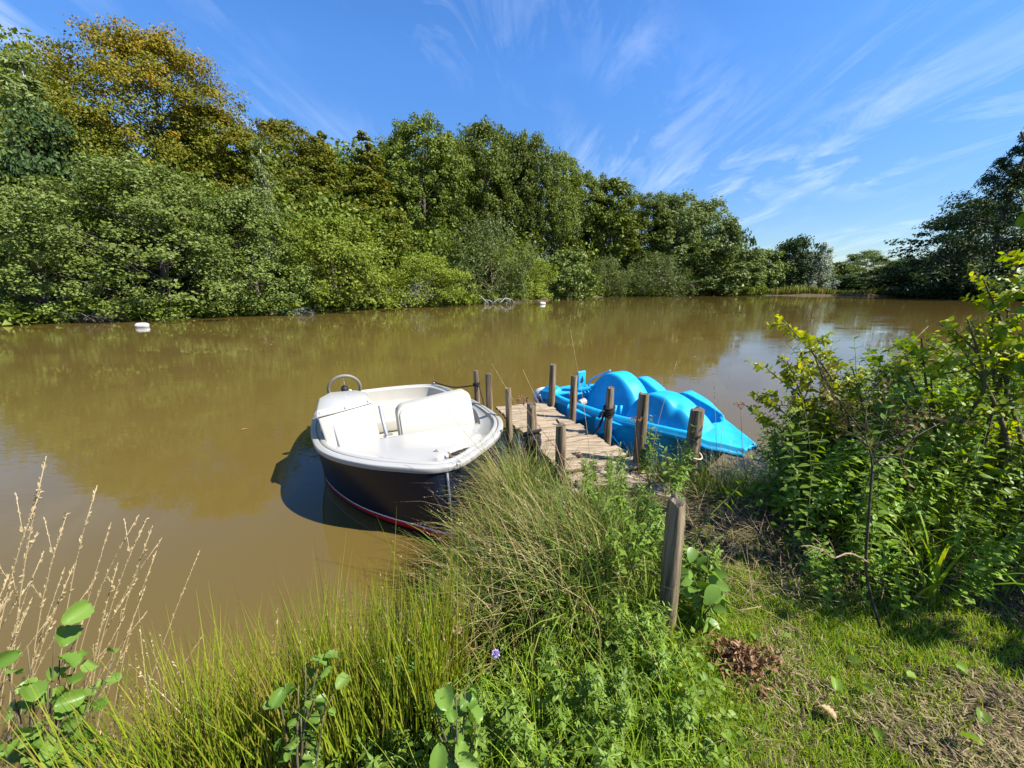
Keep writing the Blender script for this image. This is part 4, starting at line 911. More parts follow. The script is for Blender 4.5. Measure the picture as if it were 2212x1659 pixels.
def build_lawn():
    g = np.random.default_rng(51); n = 150000
    x = .42 + 5.4 * g.uniform(0, 1, n) ** 1.35; y = g.uniform(.45, 2.3, n)
    dry = wob(x + 3, y * 1.4 + 1, 1.35) + .5 * wob(x * 2.3, y * 2.1, 1.7)
    bush = sstep(1.7, 2.2, y + .25 * (x - 1.3))
    keep = (g.uniform(0, 1, n) < np.clip(1.0 - .38 * sstep(.1, 1.1, dry) - .75 * sstep(1.25, 1.75, x + .25 * wob(x, y, 2)) * sstep(1.45, 1.1, y), .15, 1)) & (g.uniform(0, 1, n) > bush * .9) & (lake_dist(x, y) > .25)
    x, y, dry = x[keep], y[keep], dry[keep]; n = len(x)
    P = np.stack([x, y, gz(x, y)], -1)
    Ln = g.uniform(.025, .075, n) * np.where(dry > .4, .7, 1) * (1 + .8 * sstep(.75, .45, x)); V, F, _ = blades(P, g.uniform(0, 2 * PI, n), Ln, g.uniform(.0025, .0045, n), np.abs(g.normal(.15, .35, n)), g.uniform(.1, 1.4, n), 3)
    tag(link("lawn_grass", mesh_from("lawn_grass", V, F), m_lawn), kind='stuff')
    n = 30000; x = g.uniform(.55, 3.4, n); y = g.uniform(.80, 2.6, n); dry = wob(x + 3, y * 1.4 + 1, 1.35) + .5 * wob(x * 2.3, y * 2.1, 1.7)
    keep = (g.uniform(0, 1, n) < np.clip(.05 + .6 * sstep(.3, 1.3, dry) + .95 * sstep(1.2, 1.7, x + .25 * wob(x, y, 2)) * sstep(1.5, 1.1, y), 0, 1)); x, y = x[keep], y[keep]; n = len(x)
    P = np.stack([x, y, gz(x, y) + g.uniform(.004, .035, n)], -1)
    V, F, _ = blades(P, g.uniform(0, 2 * PI, n), g.uniform(.012, .055, n), g.uniform(.002, .006, n), np.abs(g.normal(1.4, .3, n)), g.normal(.1, .3, n), 3)
    tag(link("grass_clippings", mesh_from("grass_clippings", V, F), m_clip), kind='stuff')
build_lawn()
def leaves_on(C_, tpl, nl, size, g, t0=.15, t1=1.0, pairs=True, droop=.3, tip=0):
    """leaves along a bent stem C_ (k,3); pairs = opposite leaves turning a quarter each node"""
    k = len(C_); P = []; D = []; Nn = []; Sz = []
    T = norm(np.gradient(C_, axis=0))
    for i, t in enumerate(np.linspace(t0, t1, nl)):
        x = t * (k - 1); j = min(int(x), k - 2); f = x - j; p = C_[j] * (1 - f) + C_[j + 1] * f; tg = T[j]
        u = norm(np.cross(tg, [.3, .9, .1])); w = np.cross(tg, u); a = i * (PI / 2 if pairs else 2.4) + g.normal(0, .25)
        for s_ in ((1, -1) if pairs else (1,)):
            o = s_ * (math.cos(a) * u + math.sin(a) * w); d = norm(o + tg * (.45 + .6 * (t > .93)) + [0, 0, -droop * g.uniform(.2, 1.3)])
            nn = norm(tg + .25 * g.normal(0, 1, 3) - .3 * o)
            P.append(p); D.append(d); Nn.append(nn - d * (nn @ d)); Sz.append(size * g.uniform(.75, 1.15) * (1.0 - .45 * max(0, (t - .72) / .28)) * (.75 + .25 * min(1, t / .3)))
    return scatter(*tpl, np.array(P), np.array(D), norm(np.array(Nn)), np.array(Sz))
def stem_curve(L_, lean, bend, az, k=9):
    s = np.linspace(0, 1, k); a = lean + bend * s; x = np.concatenate([[0], np.cumsum(np.sin(a[1:]) * L_ / (k - 1))]); z = np.concatenate([[0], np.cumsum(np.cos(a[1:]) * L_ / (k - 1))])
    return np.stack([x * math.cos(az), x * math.sin(az), z], -1)
def weed_meshes(seed, L_, nst, nl, size, tpl, spread=.06, lean=.25, pairs=True, side=True):
    g = np.random.default_rng(seed); mb = MB(); VF = []
    for i in range(nst):
        c = stem_curve(L_ * g.uniform(.7, 1.05), abs(g.normal(0, lean)), g.normal(0, .35), g.uniform(0, 6.28)) + np.array([g.normal(0, spread), g.normal(0, spread), 0])
        mb.tube(c, np.linspace(.0035, .0015, len(c)), 5); VF.append(leaves_on(c, tpl, nl, size, g, pairs=pairs))
        if side:
            for q in (3, 4, 5, 6):
                sc_ = stem_curve(L_ * .2 * g.uniform(.5, 1.2), .8, -.4, g.uniform(0, 6.28), 5) + c[q]; mb.tube(sc_, [.002, .0018, .0015, .0012, .001], 4); VF.append(leaves_on(sc_, tpl, 5, size * .62, g, .3, pairs=pairs))
    return mb.mesh("stem"), mesh_from("foliage", *join(*VF))
WEEDS = [weed_meshes(60 + i, L_, ns, nl, sz, LANCE) for i, (L_, ns, nl, sz) in enumerate([(.62, 3, 12, .075), (.80, 3, 14, .075), (.45, 4, 9, .06), (.68, 2, 13, .085), (.34, 5, 8, .05)])]
def weed(i, x, y, label, group, sc=1.0, z=None, name="nettle_plant", cat="plant", mat=None, ms=None):
    t = thing(name, label, cat, (x, y, float(gz(x, y)) if z is None else z), rnd.uniform(0, 6.28), group); t.scale = (sc,) * 3
    sm, fm = (ms or WEEDS[i]); link("stem", sm, m_stalk, t); link("foliage", fm, mat or m_weed, t); return t
GJ = "leafy weeds around the near end of the jetty"
for k, (x, y, i, sc) in enumerate([(.70, 2.75, 0, .8), (.80, 2.45, 2, 1.0), (.62, 2.2, 3, .75), (.86, 2.15, 0, .8), (.98, 2.55, 4, 1.1), (.72, 1.92, 2, 1.1), (.92, 1.9, 4, 1.2), (.60, 1.72, 2, 1.1), (1.0, 2.2, 2, 1.0), (.55, 2.45, 0, .75), (.85, 2.95, 2, .9), (.66, 3.1, 0, .65), (1.02, 1.75, 2, .9), (.90, 1.68, 4, 1.1)]):
    weed(i, x, y, "leafy green weed with paired pointed leaves growing through the near jetty planks", GJ, sc)
weed(3, 1.50, 3.0, "tall weed with a star of pointed leaves, in front of the sawn post", None, 1.0)
weed(1, 1.28, 2.55, "tall weed standing on the near planks left of the sawn post", None, .85)
weed(1, 1.28, 3.35, "weed with small pale flowers in front of the squared dark post", None, 1.05)
def leaning_weed():
    g = np.random.default_rng(77); c = spline([(0, 0, 0), (.02, .05, .16), (.12, .10, .30), (.26, .14, .42), (.33, .16, .54), (.36, .16, .66)], 14); mb = MB(); mb.tube(c, np.linspace(.004, .0015, 14), 5)
    t = thing("nettle_plant", "weed arching to the right over the dark gap, with drooping paired leaves", "plant", (1.12, 2.0, float(gz(1.12, 2.0))))
    mb.build("stem", m_stalk, t); link("foliage", mesh_from("foliage", *leaves_on(c, LANCE, 17, .07, g, .1, 1, droop=.7)), m_weed, t)
leaning_weed()
GL = "low weeds along the bottom edge"
for k, (x, y, i, sc) in enumerate([(-.62, 1.12, 2, .9), (-.45, 1.05, 4, 1.0), (-.28, 1.2, 2, .8), (-.1, 1.1, 4, 1.1), (.05, 1.02, 2, .7), (.2, 1.15, 4, 1.1), (.33, 1.05, 2, .75), (.45, 1.2, 4, 1.0), (.18, 1.35, 4, .9), (.55, 1.05, 4, .8), (.5, 1.38, 2, .8), (.62, 1.28, 4, .9), (-.75, 1.02, 4, 1.0), (.32, .98, 4, .9), (-.2, .98, 2, .8), (.66, 1.45, 2, .6)]):
    weed(i, x, y, "low green weed among rushes and grass at the photo's bottom edge", GL, sc, mat=m_fresh if k % 3 == 0 else None)
def build_cover():
    g = np.random.default_rng(81); n = 9000; x = g.uniform(-.9, .95, n); y = g.uniform(.85, 1.65, n); keep = (lake_dist(x, y) > .1) & (g.uniform(0, 1, n) < sstep(.95, .55, x)); x, y = x[keep], y[keep]; n = len(x)
    P = np.stack([x, y, gz(x, y) + g.uniform(.0, .13, n) * (1 + .5 * wob(x, y, 3))], -1); a = g.uniform(0, 6.28, n)
    V, F = scatter(*OVAL, P, np.stack([np.cos(a), np.sin(a), g.normal(.1, .4, n)], -1), np.array([0, 0, 1.]) + g.normal(0, .4, (n, 3)), g.uniform(.012, .04, n))
    tag(link("ground_cover", mesh_from("ground_cover", V, F), m_weed), kind='stuff')
    n = 3200; x = g.uniform(-.95, .9, n); y = g.uniform(.85, 1.75, n); P = np.stack([x, y, np.maximum(gz(x, y), 0)], -1); k = g.uniform(0, 1, n) < sstep(1.0, .5, x); P = P[k]; n = len(P)
    V, F, _ = blades(P, g.uniform(0, 6.28, n), g.uniform(.10, .34, n), g.uniform(.003, .007, n), np.abs(g.normal(0, .35, n)), g.uniform(.2, 1.5, n), 4)
    tag(link("low_bank_grass", mesh_from("low_bank_grass", V, F), m_lawn), kind='stuff')
build_cover()
# saplings with big rounded alder leaves
def sapling(label, x, y, leafpts, seed, size, tpl=ROUND, mat=None, name="alder_sapling", base_z=None):
    """a few stems reaching the given local points, each tip carrying broad leaves"""
    g = np.random.default_rng(seed); z0 = float(gz(x, y)) if base_z is None else base_z
    t = thing(name, label, "plant", (x, y, z0)); mb = MB(); VF = []
    for p in leafpts:
        p = np.array(p, float); c = spline([np.zeros(3), p * [.25, .25, .5] + g.normal(0, .015, 3), p], 10); mb.tube(c, np.linspace(.006, .002, 10), 5)
        P = []; D = []; Nn = []; Sz = []
        for q in np.linspace(.4, 1, 7):
            i = int(q * 9); a = g.uniform(0, 6.28); d = np.array([math.cos(a), math.sin(a), g.normal(-.05, .3)]); P.append(c[i] + .012 * d); D.append(d); Nn.append(np.array([.3, -.2, .8]) + g.normal(0, .65, 3)); Sz.append(size * g.uniform(.45, 1.15))
        VF.append(scatter(*tpl, np.array(P), np.array(D), np.array(Nn), np.array(Sz)))
    mb.build("stem", stemmat, t); link("foliage", mesh_from("foliage", *join(*VF)), mat or m_alderleaf, t)
def at_px(x, y, z0, *uv):
    o = []
    for u, v, yy in uv: q = xz(u, v, yy); o.append((q[0] - x, yy - y, q[1] - z0))
    return o
SB = .25
sapling("alder sapling with large ribbed leaves in the bottom left corner, among dry stalks", -1.62, .92, at_px(-1.62, .92, SB, (120, 1355, 1.06), (60, 1400, 1.04), (130, 1410, 1.06), (165, 1430, 1.05), (220, 1440, 1.1), (250, 1415, 1.1), (215, 1500, 1.06), (60, 1480, 1.0), (15, 1440, 1.0), (105, 1480, 1.0), (40, 1530, .98), (110, 1540, 1.0)), 91, .076, base_z=SB)
sapling("low alder sapling under the taller one, at the very bottom left corner", -1.55, .90, at_px(-1.55, .90, SB, (130, 1570, .98), (60, 1600, .97), (20, 1590, .97), (150, 1640, .96), (250, 1615, 1.0), (200, 1625, .98), (90, 1640, .95), (10, 1650, .95), (300, 1650, 1.0)), 92, .068, base_z=SB)
SB = .45
sapling("alder sapling with broad round leaves standing in the rushes", -.70, .92, at_px(-.70, .92, SB, (660, 1430, 0.98), (690, 1425, 0.98), (620, 1475, 0.96), (645, 1480, 0.95), (680, 1510, 0.95), (605, 1515, 0.93), (700, 1545, 0.93), (650, 1545, 0.93), (720, 1500, 0.95)), 93, .054, base_z=SB)
sapling("alder sapling with broad leaves between the rushes and the purple flower", -.18, .90, at_px(-.18, .90, SB, (955, 1480, 0.95), (1005, 1485, 0.95), (985, 1500, 0.93), (950, 1590, 0.91), (1030, 1565, 0.91), (940, 1535, 0.93), (985, 1620, 0.89)), 94, .062, base_z=SB)
sapling("small sapling with broad leaves in the grass, left of the purple flower", -.45, 1.22, at_px(-.45, 1.22, SB, (845, 1425, 1.22), (870, 1410, 1.22), (860, 1455, 1.2), (880, 1490, 1.18)), 97, .060, base_z=SB)
sapling("sapling with large toothed leaves at the right foot of the nearest post", .93, 1.56, [(-.06, .03, .30), (.06, -.02, .26), (.12, .0, .18), (.02, -.06, .18), (-.02, .1, .38), (.16, .06, .22), (.05, .08, .34)], 95, .095, leaf_template(.30, .10, .2, 7, .6, .014))
# dry stalks
STALKS = []; STALK_TIPS = []
for i in range(5):
    g = np.random.default_rng(100 + i); n = 1; L_ = 1.0
    V, F, c = blades(np.zeros((1, 3)), np.zeros(1), np.array([L_]), np.array([.0035]), np.array([.06 + .05 * i]), np.array([.12 + .10 * i]), 8)
    mb = MB(); mb.tube(c[0], np.linspace(.0022, .0010, 9), 4); sV, sF = seeds(c, .32, 60, .0125, g)
    br = []
    for k in range(3 if i % 2 else 0):
        q = c[0][5 + k % 3]; bl = g.uniform(.05, .12); d = norm(np.array([g.uniform(-.3, .8), g.uniform(-.5, .5), 1.0])); mb.tube([q, q + d * bl], [.0012, .0008], 3); bc = np.linspace(q, q + d * bl, 4)[None]; br.append(seeds(bc, .9, 14, .011, g))
    for v, f in [(sV, sF)] + br: mb.add(v, f.tolist())
    STALKS.append(mb.mesh("dry_grass_stalk")); STALK_TIPS.append(c[0][-1])
def stalk(i, x, y, L_, az, label, group, tilt=0.0, z=None):
    o = link("dry_grass_stalk", STALKS[i], m_straw); o.location = (x, y, float(max(gz(x, y), 0)) if z is None else z); o.scale = (L_, L_, L_); o.rotation_euler = (0, tilt, az); tag(o, label, "grass stalk", group)
g = np.random.default_rng(110)
for k, (u, v, y) in enumerate([(100, 985, 1.35), (88, 1060, 1.3), (210, 1048, 1.4), (145, 1108, 1.3), (300, 1112, 1.4), (240, 1128, 1.35), (330, 1135, 1.45), (318, 1118, 1.4), (350, 1162, 1.45), (338, 1190, 1.4), (432, 1188, 1.5), (95, 1190, 1.25), (140, 1225, 1.25), (160, 1220, 1.25), (20, 1240, 1.2), (12, 1290, 1.15), (28, 1275, 1.15), (60, 1310, 1.2), (315, 1265, 1.35), (318, 1320, 1.35), (280, 1390, 1.3), (200, 1260, 1.25), (110, 1330, 1.15), (270, 1330, 1.3), (5, 1330, 1.1), (180, 1340, 1.2), (300, 1490, 1.2), (440, 1370, 1.3), (395, 1540, 1.2), (45, 1390, 1.15), (230, 1400, 1.25), (150, 1400, 1.2), (70, 1290, 1.2), (255, 1215, 1.35)]):
    x1, z1 = xz(u, v, y); bx = -2.22 + .45 * (u / 430.0) + g.normal(0, .08); by = y - .22 - g.uniform(0, .12); z0 = float(max(gz(bx, by), 0)); d = np.array([x1 - bx, y - by, z1 - z0])
    L_ = float(np.linalg.norm(d)); i5 = int(g.integers(0, 5)); tip = np.array([c for c in STALK_TIPS[i5]]); az = math.atan2(d[1], d[0]); o = link("dry_grass_stalk", STALKS[i5], m_straw)
    bend = Vector(tip).normalized().rotation_difference(Vector(d).normalized()); o.rotation_mode = 'QUATERNION'; o.rotation_quaternion = bend; o.scale = (L_ / float(np.linalg.norm(tip)),) * 3; o.location = (bx, by, z0)
    tag(o, "dry straw coloured grass stalk with seed head, bottom left by the water", "grass stalk", "dry grass stalks at the bottom left")
for k, (u, v, y, bx, by) in enumerate([(1232, 712, 3.0, .66, 2.7), (1062, 785, 2.8, .45, 2.2), (1462, 780, 3.4, 1.15, 3.0), (1540, 785, 3.3, 1.75, 2.9), (1130, 800, 2.9, .5, 2.5), (2005, 705, 3.0, 2.0, 2.6), (960, 880, 2.4, .25, 2.2), (1585, 740, 3.6, 1.9, 3.2)]):
    x1, z1 = xz(u, v, y); z0 = float(gz(bx, by)); p0 = np.array([bx, by, z0]); p1 = np.array([x1, y, z1]); g = np.random.default_rng(120 + k)
    c = spline([p0, p0 * .5 + p1 * .5 + [0.06 * (bx - x1), 0, .05], p1], 10); mb = MB(); mb.tube(c, np.linspace(.0024, .001, 10), 4); v_, f_ = seeds(c[None], .38, 60, .012, g); mb.add(v_, f_.tolist())
    o = mb.build("dry_grass_stalk", m_straw); tag(o, "long thin grass stalk with a seed head standing up above the jetty and pedal boat", "grass stalk", "tall grass stalks over the jetty")
def umbel(x, y, u, v, y1, label, r, mat, name="dry_flower_head"):
    g = np.random.default_rng(int(u)); x1, z1 = xz(u, v, y1); p0 = np.array([x, y, float(gz(x, y))]); p1 = np.array([x1, y1, z1]); mb = MB()
    c = spline([p0, (p0 + p1) / 2 + g.normal(0, .03, 3), p1], 10); mb.tube(c, np.linspace(.0035, .002, 10), 5)
    t = thing(name, label, "plant"); P = []
    for k in range(11):
        a = g.uniform(0, 6.28); rr = r * g.uniform(.3, 1); e = p1 + [rr * math.cos(a), rr * math.sin(a), .5 * r + .3 * r * g.uniform(-1, 1)]; mb.tube([p1 - (p1 - p0) * .02, (p1 + e) / 2 + [0, 0, -.1 * r], e], .0012, 3); P += [e + g.normal(0, r * .13, 3) for _ in range(13)]
    P = np.array(P); mb.build("stem", m_redst, t); link("seed_head", mesh_from("seed_head", *scatter(*SPRAY, P, g.normal(0, 1, P.shape), g.normal(0, 1, P.shape), .011 * g.uniform(.7, 1.4, len(P)))), mat, t)
m_umb = leafmat("dry_umbel", [(.16, .075, .05), (.24, .13, .09), (.30, .19, .14)], .1, .7)
umbel(2.25, 3.1, 1600, 880, 3.3, "brown dry flower head to the right of the pedal boat's tail", .05, m_umb)
umbel(1.2, 3.2, 1372, 912, 3.4, "red brown dry flower cluster in front of the squared dark post", .06, m_brown)
umbel(.75, 2.6, 1128, 870, 2.9, "straw brown dry flower cluster over the far jetty planks", .05, m_umb)
umbel(.95, 2.9, 1250, 985, 3.0, "small brown dry flower cluster over the middle jetty planks", .04, m_umb)
umbel(2.7, 2.9, 1775, 805, 2.9, "pinkish dry flower head among the yellow lit shrub leaves", .055, m_umb)
def build_flower():
    t = thing("purple_flower", "single pale purple flower on a thin stem in the dark grass", "flower", (-.02, 1.22, .50)); g = np.random.default_rng(130)
    x1, z1 = xz(1072, 1412, 1.24); p1 = np.array([x1 + .02, .02, z1 - .5]); mb = MB(); mb.tube(spline([(.04, -.06, 0), (.02, 0, .12), p1], 8), .0018, 5); mb.build("stem", m_stalk, t)
    n = 70; d = norm(g.normal(0, 1, (n, 3)) + [0, -.2, .7]); link("flower_head", mesh_from("flower_head", *scatter(*OVAL, p1 + d * .006, d, g.normal(0, 1, (n, 3)), .013)), leafmat("purple_petals", [(.55, .44, .74), (.70, .60, .88)], .2, .6), t)
build_flower()
umbel(-.12, 1.35, 990, 1362, 1.42, "small pale dried flower head above the rushes", .02, m_straw)
def build_dead_clump():
    g = np.random.default_rng(140); n = 900; a = g.uniform(0, 6.28, n); r = .16 * np.abs(g.normal(0, .5, n)) * (1 + .35 * np.sin(3 * a + 1)); x0, y0 = 1.02, 1.36; z0 = float(gz(x0, y0))
    P = np.stack([x0 + r * np.cos(a) * 1.2, y0 + r * np.sin(a), z0 + .045 * np.exp(-(r / .09) ** 2) + g.uniform(.005, .035, n)], -1)
    V, F = scatter(*leaf_template(.32, .5, .7, 3), P, g.normal(0, 1, (n, 3)) + [0, 0, .4], g.normal(0, 1, (n, 3)), g.uniform(.010, .028, n))
    tag(link("withered_plant", mesh_from("withered_plant", V, F), m_brown), "clump of curled red brown withered leaves on the mown grass", "plant")
build_dead_clump()
def build_litter():
    g = np.random.default_rng(145); o0 = None
    me = mesh_from("fallen_leaf", *[np.array(q, float) if i == 0 else np.array(q) for i, q in enumerate(ROUND)])
    for k, (x, y, dry) in enumerate([(1.25, 1.18, 1), (1.40, 1.30, 0), (1.50, 1.22, 0), (1.60, 1.38, 0), (1.72, 1.30, 0), (1.15, 1.45, 1), (1.85, 1.15, 0), (1.38, 1.10, 0), (1.65, 1.05, 0), (1.95, 1.33, 0), (2.1, 1.1, 0), (1.3, 1.5, 0)]):
        o = bpy.data.objects.new("fallen_leaf", me if not dry else me.copy()); C.objects.link(o)
        if len(o.data.materials) == 0: o.data.materials.append(m_straw if dry else m_weed)
        o.location = (x, y, float(gz(x, y)) + .045); o.scale = (.055,) * 3; o.rotation_euler = (g.normal(0, .3), g.normal(0, .3), g.uniform(0, 6.28))
        tag(o, "pale brown dry leaf lying on the mown grass" if dry else "green leaf lying loose on the mown grass", "leaf", "dry leaves on the lawn" if dry else "green leaves on the lawn")
build_litter()

def build_floaters():
    g = np.random.default_rng(150); me = mesh_from("floating_leaf", np.array(OVAL[0], float) * [1, 1, .3], np.array(OVAL[1]))
    for (u, v) in ((566, 741), (584, 744), (592, 739), (470, 716), (1010, 722), (1500, 770), (760, 860), (520, 930)):
        y = [q for q in np.linspace(3, 60, 3000) if abs(xz(u, v, q)[1]) < .03]; y = y[len(y) // 2]
        o = link("floating_leaf", me, m_brown); o.location = (xz(u, v, y)[0], y, .012); o.scale = (.07 + .005 * y,) * 3; o.rotation_euler = (0, 0, g.uniform(0, 6)); tag(o, "small brown leaf floating on the open water left of the jetty" if u < 1100 else "small brown leaf floating on the open water beyond the pedal boat", "leaf", "leaves floating on the pond" if u < 1100 else None)
build_floaters()

# ------------------------------------------------------------------ shrubs on the right
def shrub(name, label, x, y, tips, seed, tpl, size, mat, nl=26, twigs=5, r0=.016, tl=.28, bark_m=None, base_sp=.08, leaf_t0=.25):
    """stems from the foot to the given world tips; each carries side twigs with leaves"""
    g = np.random.default_rng(seed); z0 = float(gz(x, y)); t = thing(name, label, "shrub", (x, y, z0)); mb = MB(); VF = []
    for tip in tips:
        p1 = np.array(tip, float) - [x, y, z0]; b0 = np.array([g.normal(0, base_sp), g.normal(0, base_sp), -.03]); L_ = np.linalg.norm(p1 - b0)
        c = spline([b0, b0 + (p1 - b0) * [.28, .28, .42] + g.normal(0, .03, 3) * L_, b0 + (p1 - b0) * [.62, .62, .74] + g.normal(0, .03, 3) * L_, p1], 16); mb.tube(c, np.linspace(r0, r0 * .2, 16), 6, cap=False)
        VF.append(leaves_on(c, tpl, nl, size, g, .55, 1, pairs=False))
        for k in range(twigs):
            j = int(g.integers(5, 15)); a = g.uniform(0, 6.28); d = norm(np.array([math.cos(a), math.sin(a), .55]) + .5 * norm(c[j] - c[j - 1])); l = tl * g.uniform(.5, 1.2)
            tc = np.array([c[j] + d * l * q + np.array([0, 0, -.12 * l * q * q]) + g.normal(0, .008, 3) for q in np.linspace(0, 1, 6)]); mb.tube(tc, np.linspace(r0 * .35, r0 * .1, 6), 4, cap=False)
            VF.append(leaves_on(tc, tpl, max(5, int(nl * .5)), size, g, leaf_t0, 1, pairs=False))
            for q in range(2):
                jj = int(g.integers(2, 6)); dd = norm(d + g.normal(0, .6, 3)); sc_ = np.array([tc[jj] + dd * l * .5 * e for e in np.linspace(0, 1, 4)]); mb.tube(sc_, r0 * .1, 3, cap=False); VF.append(leaves_on(sc_, tpl, 6, size * .9, g, .2, 1, pairs=False))
    mb.build("branches", bark_m or stemmat, t); link("foliage", mesh_from("foliage", *join(*VF)), mat, t); return t
def tips(y, *uv): return [(xz(u, v, y + dy)[0], y + dy, xz(u, v, y + dy)[1]) for u, v, dy in uv]
shrub("buckthorn_shrub", "shrub with yellow lit oval leaves just right of the pedal boat's tail", 2.75, 2.75, tips(2.85, (1690, 690, 0), (1740, 720, .1), (1625, 845, 0), (1660, 800, .15), (1700, 780, -.1), (1790, 760, .1), (1840, 790, 0), (1650, 900, .1), (1720, 880, -.2), (1780, 850, -.2)), 201, OVAL, .058, leafmat('sun_yellow_tinted_leaves', [(.12, .17, .012), (.21, .26, .018), (.30, .33, .022), (.38, .36, .03)], .48, .4, bri=.1), nl=20, twigs=9, tl=.24)  # sunlight put into the leaf colours as extra yellow, this shrub only
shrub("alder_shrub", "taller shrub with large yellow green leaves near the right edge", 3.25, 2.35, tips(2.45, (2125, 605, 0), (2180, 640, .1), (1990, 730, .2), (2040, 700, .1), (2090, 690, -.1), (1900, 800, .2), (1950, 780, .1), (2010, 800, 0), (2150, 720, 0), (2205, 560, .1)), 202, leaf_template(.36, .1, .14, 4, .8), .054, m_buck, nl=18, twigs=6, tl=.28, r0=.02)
shrub("alder_shrub", "alder shrub reaching in at the right edge, bright green leaves against the sky", 3.6, 2.0, tips(2.1, (2205, 285, 0), (2218, 330, 0), (2205, 420, .1), (2215, 470, -.1), (2225, 550, 0)) + [(2.9, 1.15, 1.9), (2.6, 1.3, 1.7), (3.3, .7, 1.9), (3.4, 1.5, 1.7), (2.75, .95, 1.55), (3.1, .75, 1.6), (3.6, 1.1, 2.0)], 203, leaf_template(.40, .1, .12, 4, .6), .085, m_fresh, nl=10, twigs=5, tl=.26, r0=.02)
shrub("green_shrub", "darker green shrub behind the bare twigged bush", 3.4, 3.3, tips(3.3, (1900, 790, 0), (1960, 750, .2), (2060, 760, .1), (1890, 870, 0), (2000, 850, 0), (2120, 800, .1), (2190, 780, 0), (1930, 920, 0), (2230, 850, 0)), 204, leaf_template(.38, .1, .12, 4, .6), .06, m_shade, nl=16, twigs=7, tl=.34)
shrub("green_shrub", "leafy olive thicket at the left end of the right hand bushes", 2.45, 2.85, tips(2.9, (1665, 960, 0), (1700, 905, .1), (1745, 880, 0), (1690, 1010, -.1), (1770, 940, 0), (1810, 900, .1), (1840, 960, 0), (1720, 980, -.2), (1790, 1020, -.2), (1680, 930, .2), (1870, 900, .1)), 205, leaf_template(.26, .1, .2, 4), .055, m_weed, nl=24, twigs=8, tl=.24, leaf_t0=.1)
# bare twigged bush with withered leaves in front
def build_bare():
    x, y = 1.86, 1.60; g = np.random.default_rng(210); z0 = float(gz(x, y)); t = thing("bare_shrub", "thin dark bush with a bare stem, withered leaves and one pale broken branch", "shrub", (x, y, z0))
    def W(u, v, yy): q = xz(u, v, yy); return np.array([q[0] - x, yy - y, q[1] - z0])
    mb = MB(); VF = []
    main = spline([(.03, -.03, -.02), W(1872, 1240, 1.64), W(1878, 1100, 1.68), W(1884, 1000, 1.74), W(1868, 940, 1.8)], 20); mb.tube(main, np.linspace(.0075, .004, 20), 7)
    for (u, v, yy, st) in ((1790, 830, 1.8, 19), (1700, 860, 1.9, 18), (1760, 760, 2.0, 19), (1960, 860, 1.85, 17), (2020, 830, 2.0, 16), (1930, 790, 1.9, 19), (1740, 905, 1.85, 17), (1990, 920, 1.8, 15), (2060, 900, 1.9, 14)):
        p1 = W(u, v, yy); c = spline([main[st], main[st] * .5 + p1 * .5 + g.normal(0, .03, 3), p1], 10); mb.tube(c, np.linspace(.0042, .0012, 10), 5)
        for k in range(8):
            j = int(g.integers(2, 10)); d = norm(g.normal(0, 1, 3) + [0, 0, .3]); s_ = np.array([c[j] + d * .16 * q for q in np.linspace(0, 1, 4)]); mb.tube(s_, [.002, .0016, .0012, .0008], 3); VF.append(leaves_on(s_, OVAL, 5, .03, g, .3, 1, pairs=False, droop=.9))
    mb.build("branches", woodmat("shade_darkened_bark", (.02, .015, .010), (.05, .038, .026), (.10, .08, .055), (8, 8, 8)), t); link("withered_leaves", mesh_from("withered_leaves", *join(*VF)), leafmat("half_withered_leaves", [(.07, .035, .02), (.12, .10, .02), (.10, .13, .025), (.15, .09, .05)], .2, .6), t)  # bark colour darkened to stand for shade around the stem
    mb = MB(); b0 = W(1876, 1215, 1.63); c = spline([b0, W(1835, 1195, 1.6), W(1800, 1205, 1.58), W(1770, 1185, 1.56), W(1735, 1200, 1.55)], 14); mb.tube(c, np.linspace(.005, .0016, 14), 6)
    for (i, u, v) in ((6, 1790, 1165), (8, 1755, 1160), (10, 1728, 1180), (9, 1760, 1210)): mb.tube(spline([c[i], (c[i] + W(u, v, 1.55)) / 2 + [0, 0, .01], W(u, v, 1.55)], 6), np.linspace(.003, .0015, 6), 4)
    mb.build("broken_branch", plain("pale_red_twig", (.26, .16, .11), .7, var=.2, scale=20), t)["label"] = "pale pinkish broken branch"
build_bare()
NET = [weed_meshes(300 + i, L_, 4, 15, .075, leaf_template(.24, .1, .3, 4), spread=.09, lean=.16) for i, L_ in enumerate((.95, 1.15, .8))]
g = np.random.default_rng(220)
for k in range(40):
    a = g.uniform(0, 1); x = 1.95 + 2.5 * a; y = 1.72 + .25 * a + g.uniform(0, 1.5) * (.55 + .3 * a) + .4 * max(0, .25 - a)
    weed(0, x, y, "tall nettle in the dense bright green stand at the right, behind the bare bush", "nettles in the stand at the right", g.uniform(.75, 1.12), ms=NET[k % 3], mat=m_weed if k % 2 else m_fresh)
for x, y, sc in ((2.0, 1.68, .7), (1.74, 1.78, .6), (2.35, 1.68, .8), (2.75, 1.7, 1.0), (3.0, 1.66, .95)):
    weed(0, x, y, "shorter nettle at the front of the right hand stand, around the bare stem", "nettles around the bare stem", sc, ms=NET[int(x * 10) % 3])
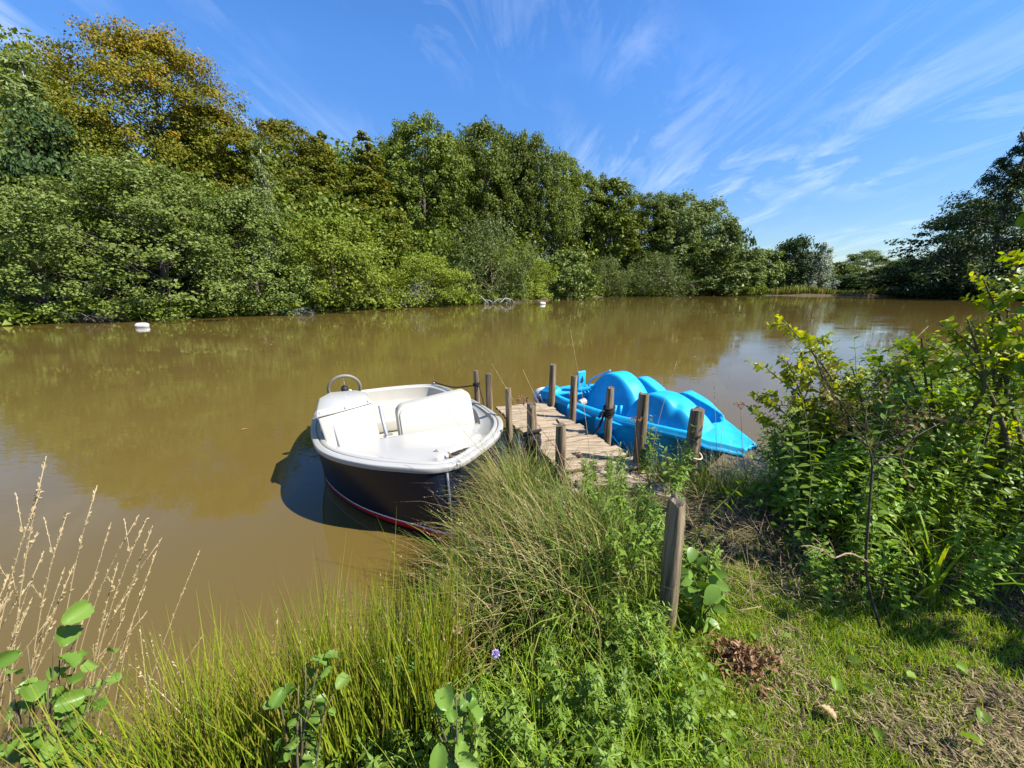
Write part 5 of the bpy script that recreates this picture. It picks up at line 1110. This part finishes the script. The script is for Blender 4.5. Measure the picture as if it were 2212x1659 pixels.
def build_undergrowth():
    g = np.random.default_rng(230); n = 30000
    x = g.uniform(1.7, 7.0, n); y = g.uniform(1.75, 5.4, n)
    d = lake_dist(x, y); front = y - (1.80 + .10 * (x - 1.7)); keep = (d > -.05) & (front > 0) & (g.uniform(0, 1, n) < sstep(1.7, 2.3, x + .2 * (y - 2)))
    x, y, front = x[keep], y[keep], front[keep]; n = len(x)
    top = (.22 + .78 * sstep(-.1, .45, x - (1.62 + .66 * (y - 2)))) * (.42 + .58 * sstep(0, .55, front)) * (1 + .25 * wob(x, y, 1.2)) * np.interp(x, [1.7, 2.4, 3.2], [.6, .9, 1.0])
    P = np.stack([x, y, np.maximum(gz(x, y), 0) + top * g.uniform(.02, 1, n) ** .7], -1)
    V, F = scatter(*leaf_template(.26, .1, .25, 3), P, g.normal(0, 1, (n, 3)) * [1, 1, .5], np.array([.3, -.2, .8]) + g.normal(0, .5, (n, 3)), g.uniform(.035, .085, n))
    sel = P[:, 0] > -9; 
    m = 1500; xs = g.uniform(1.9, 5.0, m); ys = g.uniform(1.7, 3.6, m); k = (ys > 1.72 + .10 * (xs - 1.7)); xs, ys = xs[k], ys[k]; m = len(xs)
    V2, F2, _ = blades(np.stack([xs, ys, gz(xs, ys)], -1), g.uniform(0, 6.28, m), g.uniform(.3, .9, m), g.uniform(.003, .006, m), np.abs(g.normal(.1, .25, m)), g.uniform(0, .8, m), 4, g.uniform(0, 3, m))
    tag(link("undergrowth", mesh_from("undergrowth", *join((V, F), (V2, F2))), m_shade), kind='stuff')
    m = 1700; xs = g.uniform(1.15, 3.6, m); ys = g.uniform(1.6, 2.9, m); k = ys > 1.62 + .12 * (xs - 1.3); xs, ys = xs[k], ys[k]; m = len(xs)
    V2, F2, _ = blades(np.stack([xs, ys, gz(xs, ys) + g.uniform(.01, .10, m)], -1), g.uniform(0, 6.28, m), g.uniform(.12, .4, m), g.uniform(.002, .005, m), np.abs(g.normal(1.4, .25, m)), g.normal(0, .3, m), 3)
    tag(link("dead_stems", mesh_from("dead_stems", V2, F2), m_clip), kind='stuff')
build_undergrowth()
def iris(x, y, label, seed, n=16):
    g = np.random.default_rng(seed); V, F, _ = blades(np.array([[x, y, float(gz(x, y))]]) + g.normal(0, .03, (n, 3)) * [1, 1, 0], g.uniform(0, 6.28, n), g.uniform(.35, .6, n), g.uniform(.016, .026, n), np.abs(g.normal(.15, .2, n)), g.uniform(.4, 2.2, n), 7, g.normal(0, .3, n))
    tag(link("iris_plant", mesh_from("iris_plant", V, F), m_lawn), label, "plant")
iris(2.25, 1.72, "clump of broad arching sword leaves in the shade under the nettles", 240)
iris(2.62, 1.80, "smaller clump of sword leaves in the shade near the right edge", 241, 10)
# reeds and rough grass along the far shore
def build_reeds():
    g = np.random.default_rng(250); u = g.uniform(1290, 1950, 5200); y0 = np.interp(u, [1290, 1320, 1640, 1950], [75, 81, 88.3, 83]); y = y0 + g.uniform(.2, 3, len(u)); x = np.array([xz(a, 636, b)[0] for a, b in zip(u, y)]); n = len(u)
    P = np.stack([x, y, np.maximum(gz(x, y), 0)], -1); Ln = g.uniform(.4, 1.5, n) * (1 + .45 * np.sin(u * .03))
    V, F, _ = blades(P, g.uniform(0, 6.28, n), Ln, np.full(n, .22), np.abs(g.normal(0, .15, n)), g.uniform(0, .7, n), 3)
    tag(link("reeds", mesh_from("reeds", V, F), m_tuss), kind='stuff')
build_reeds()
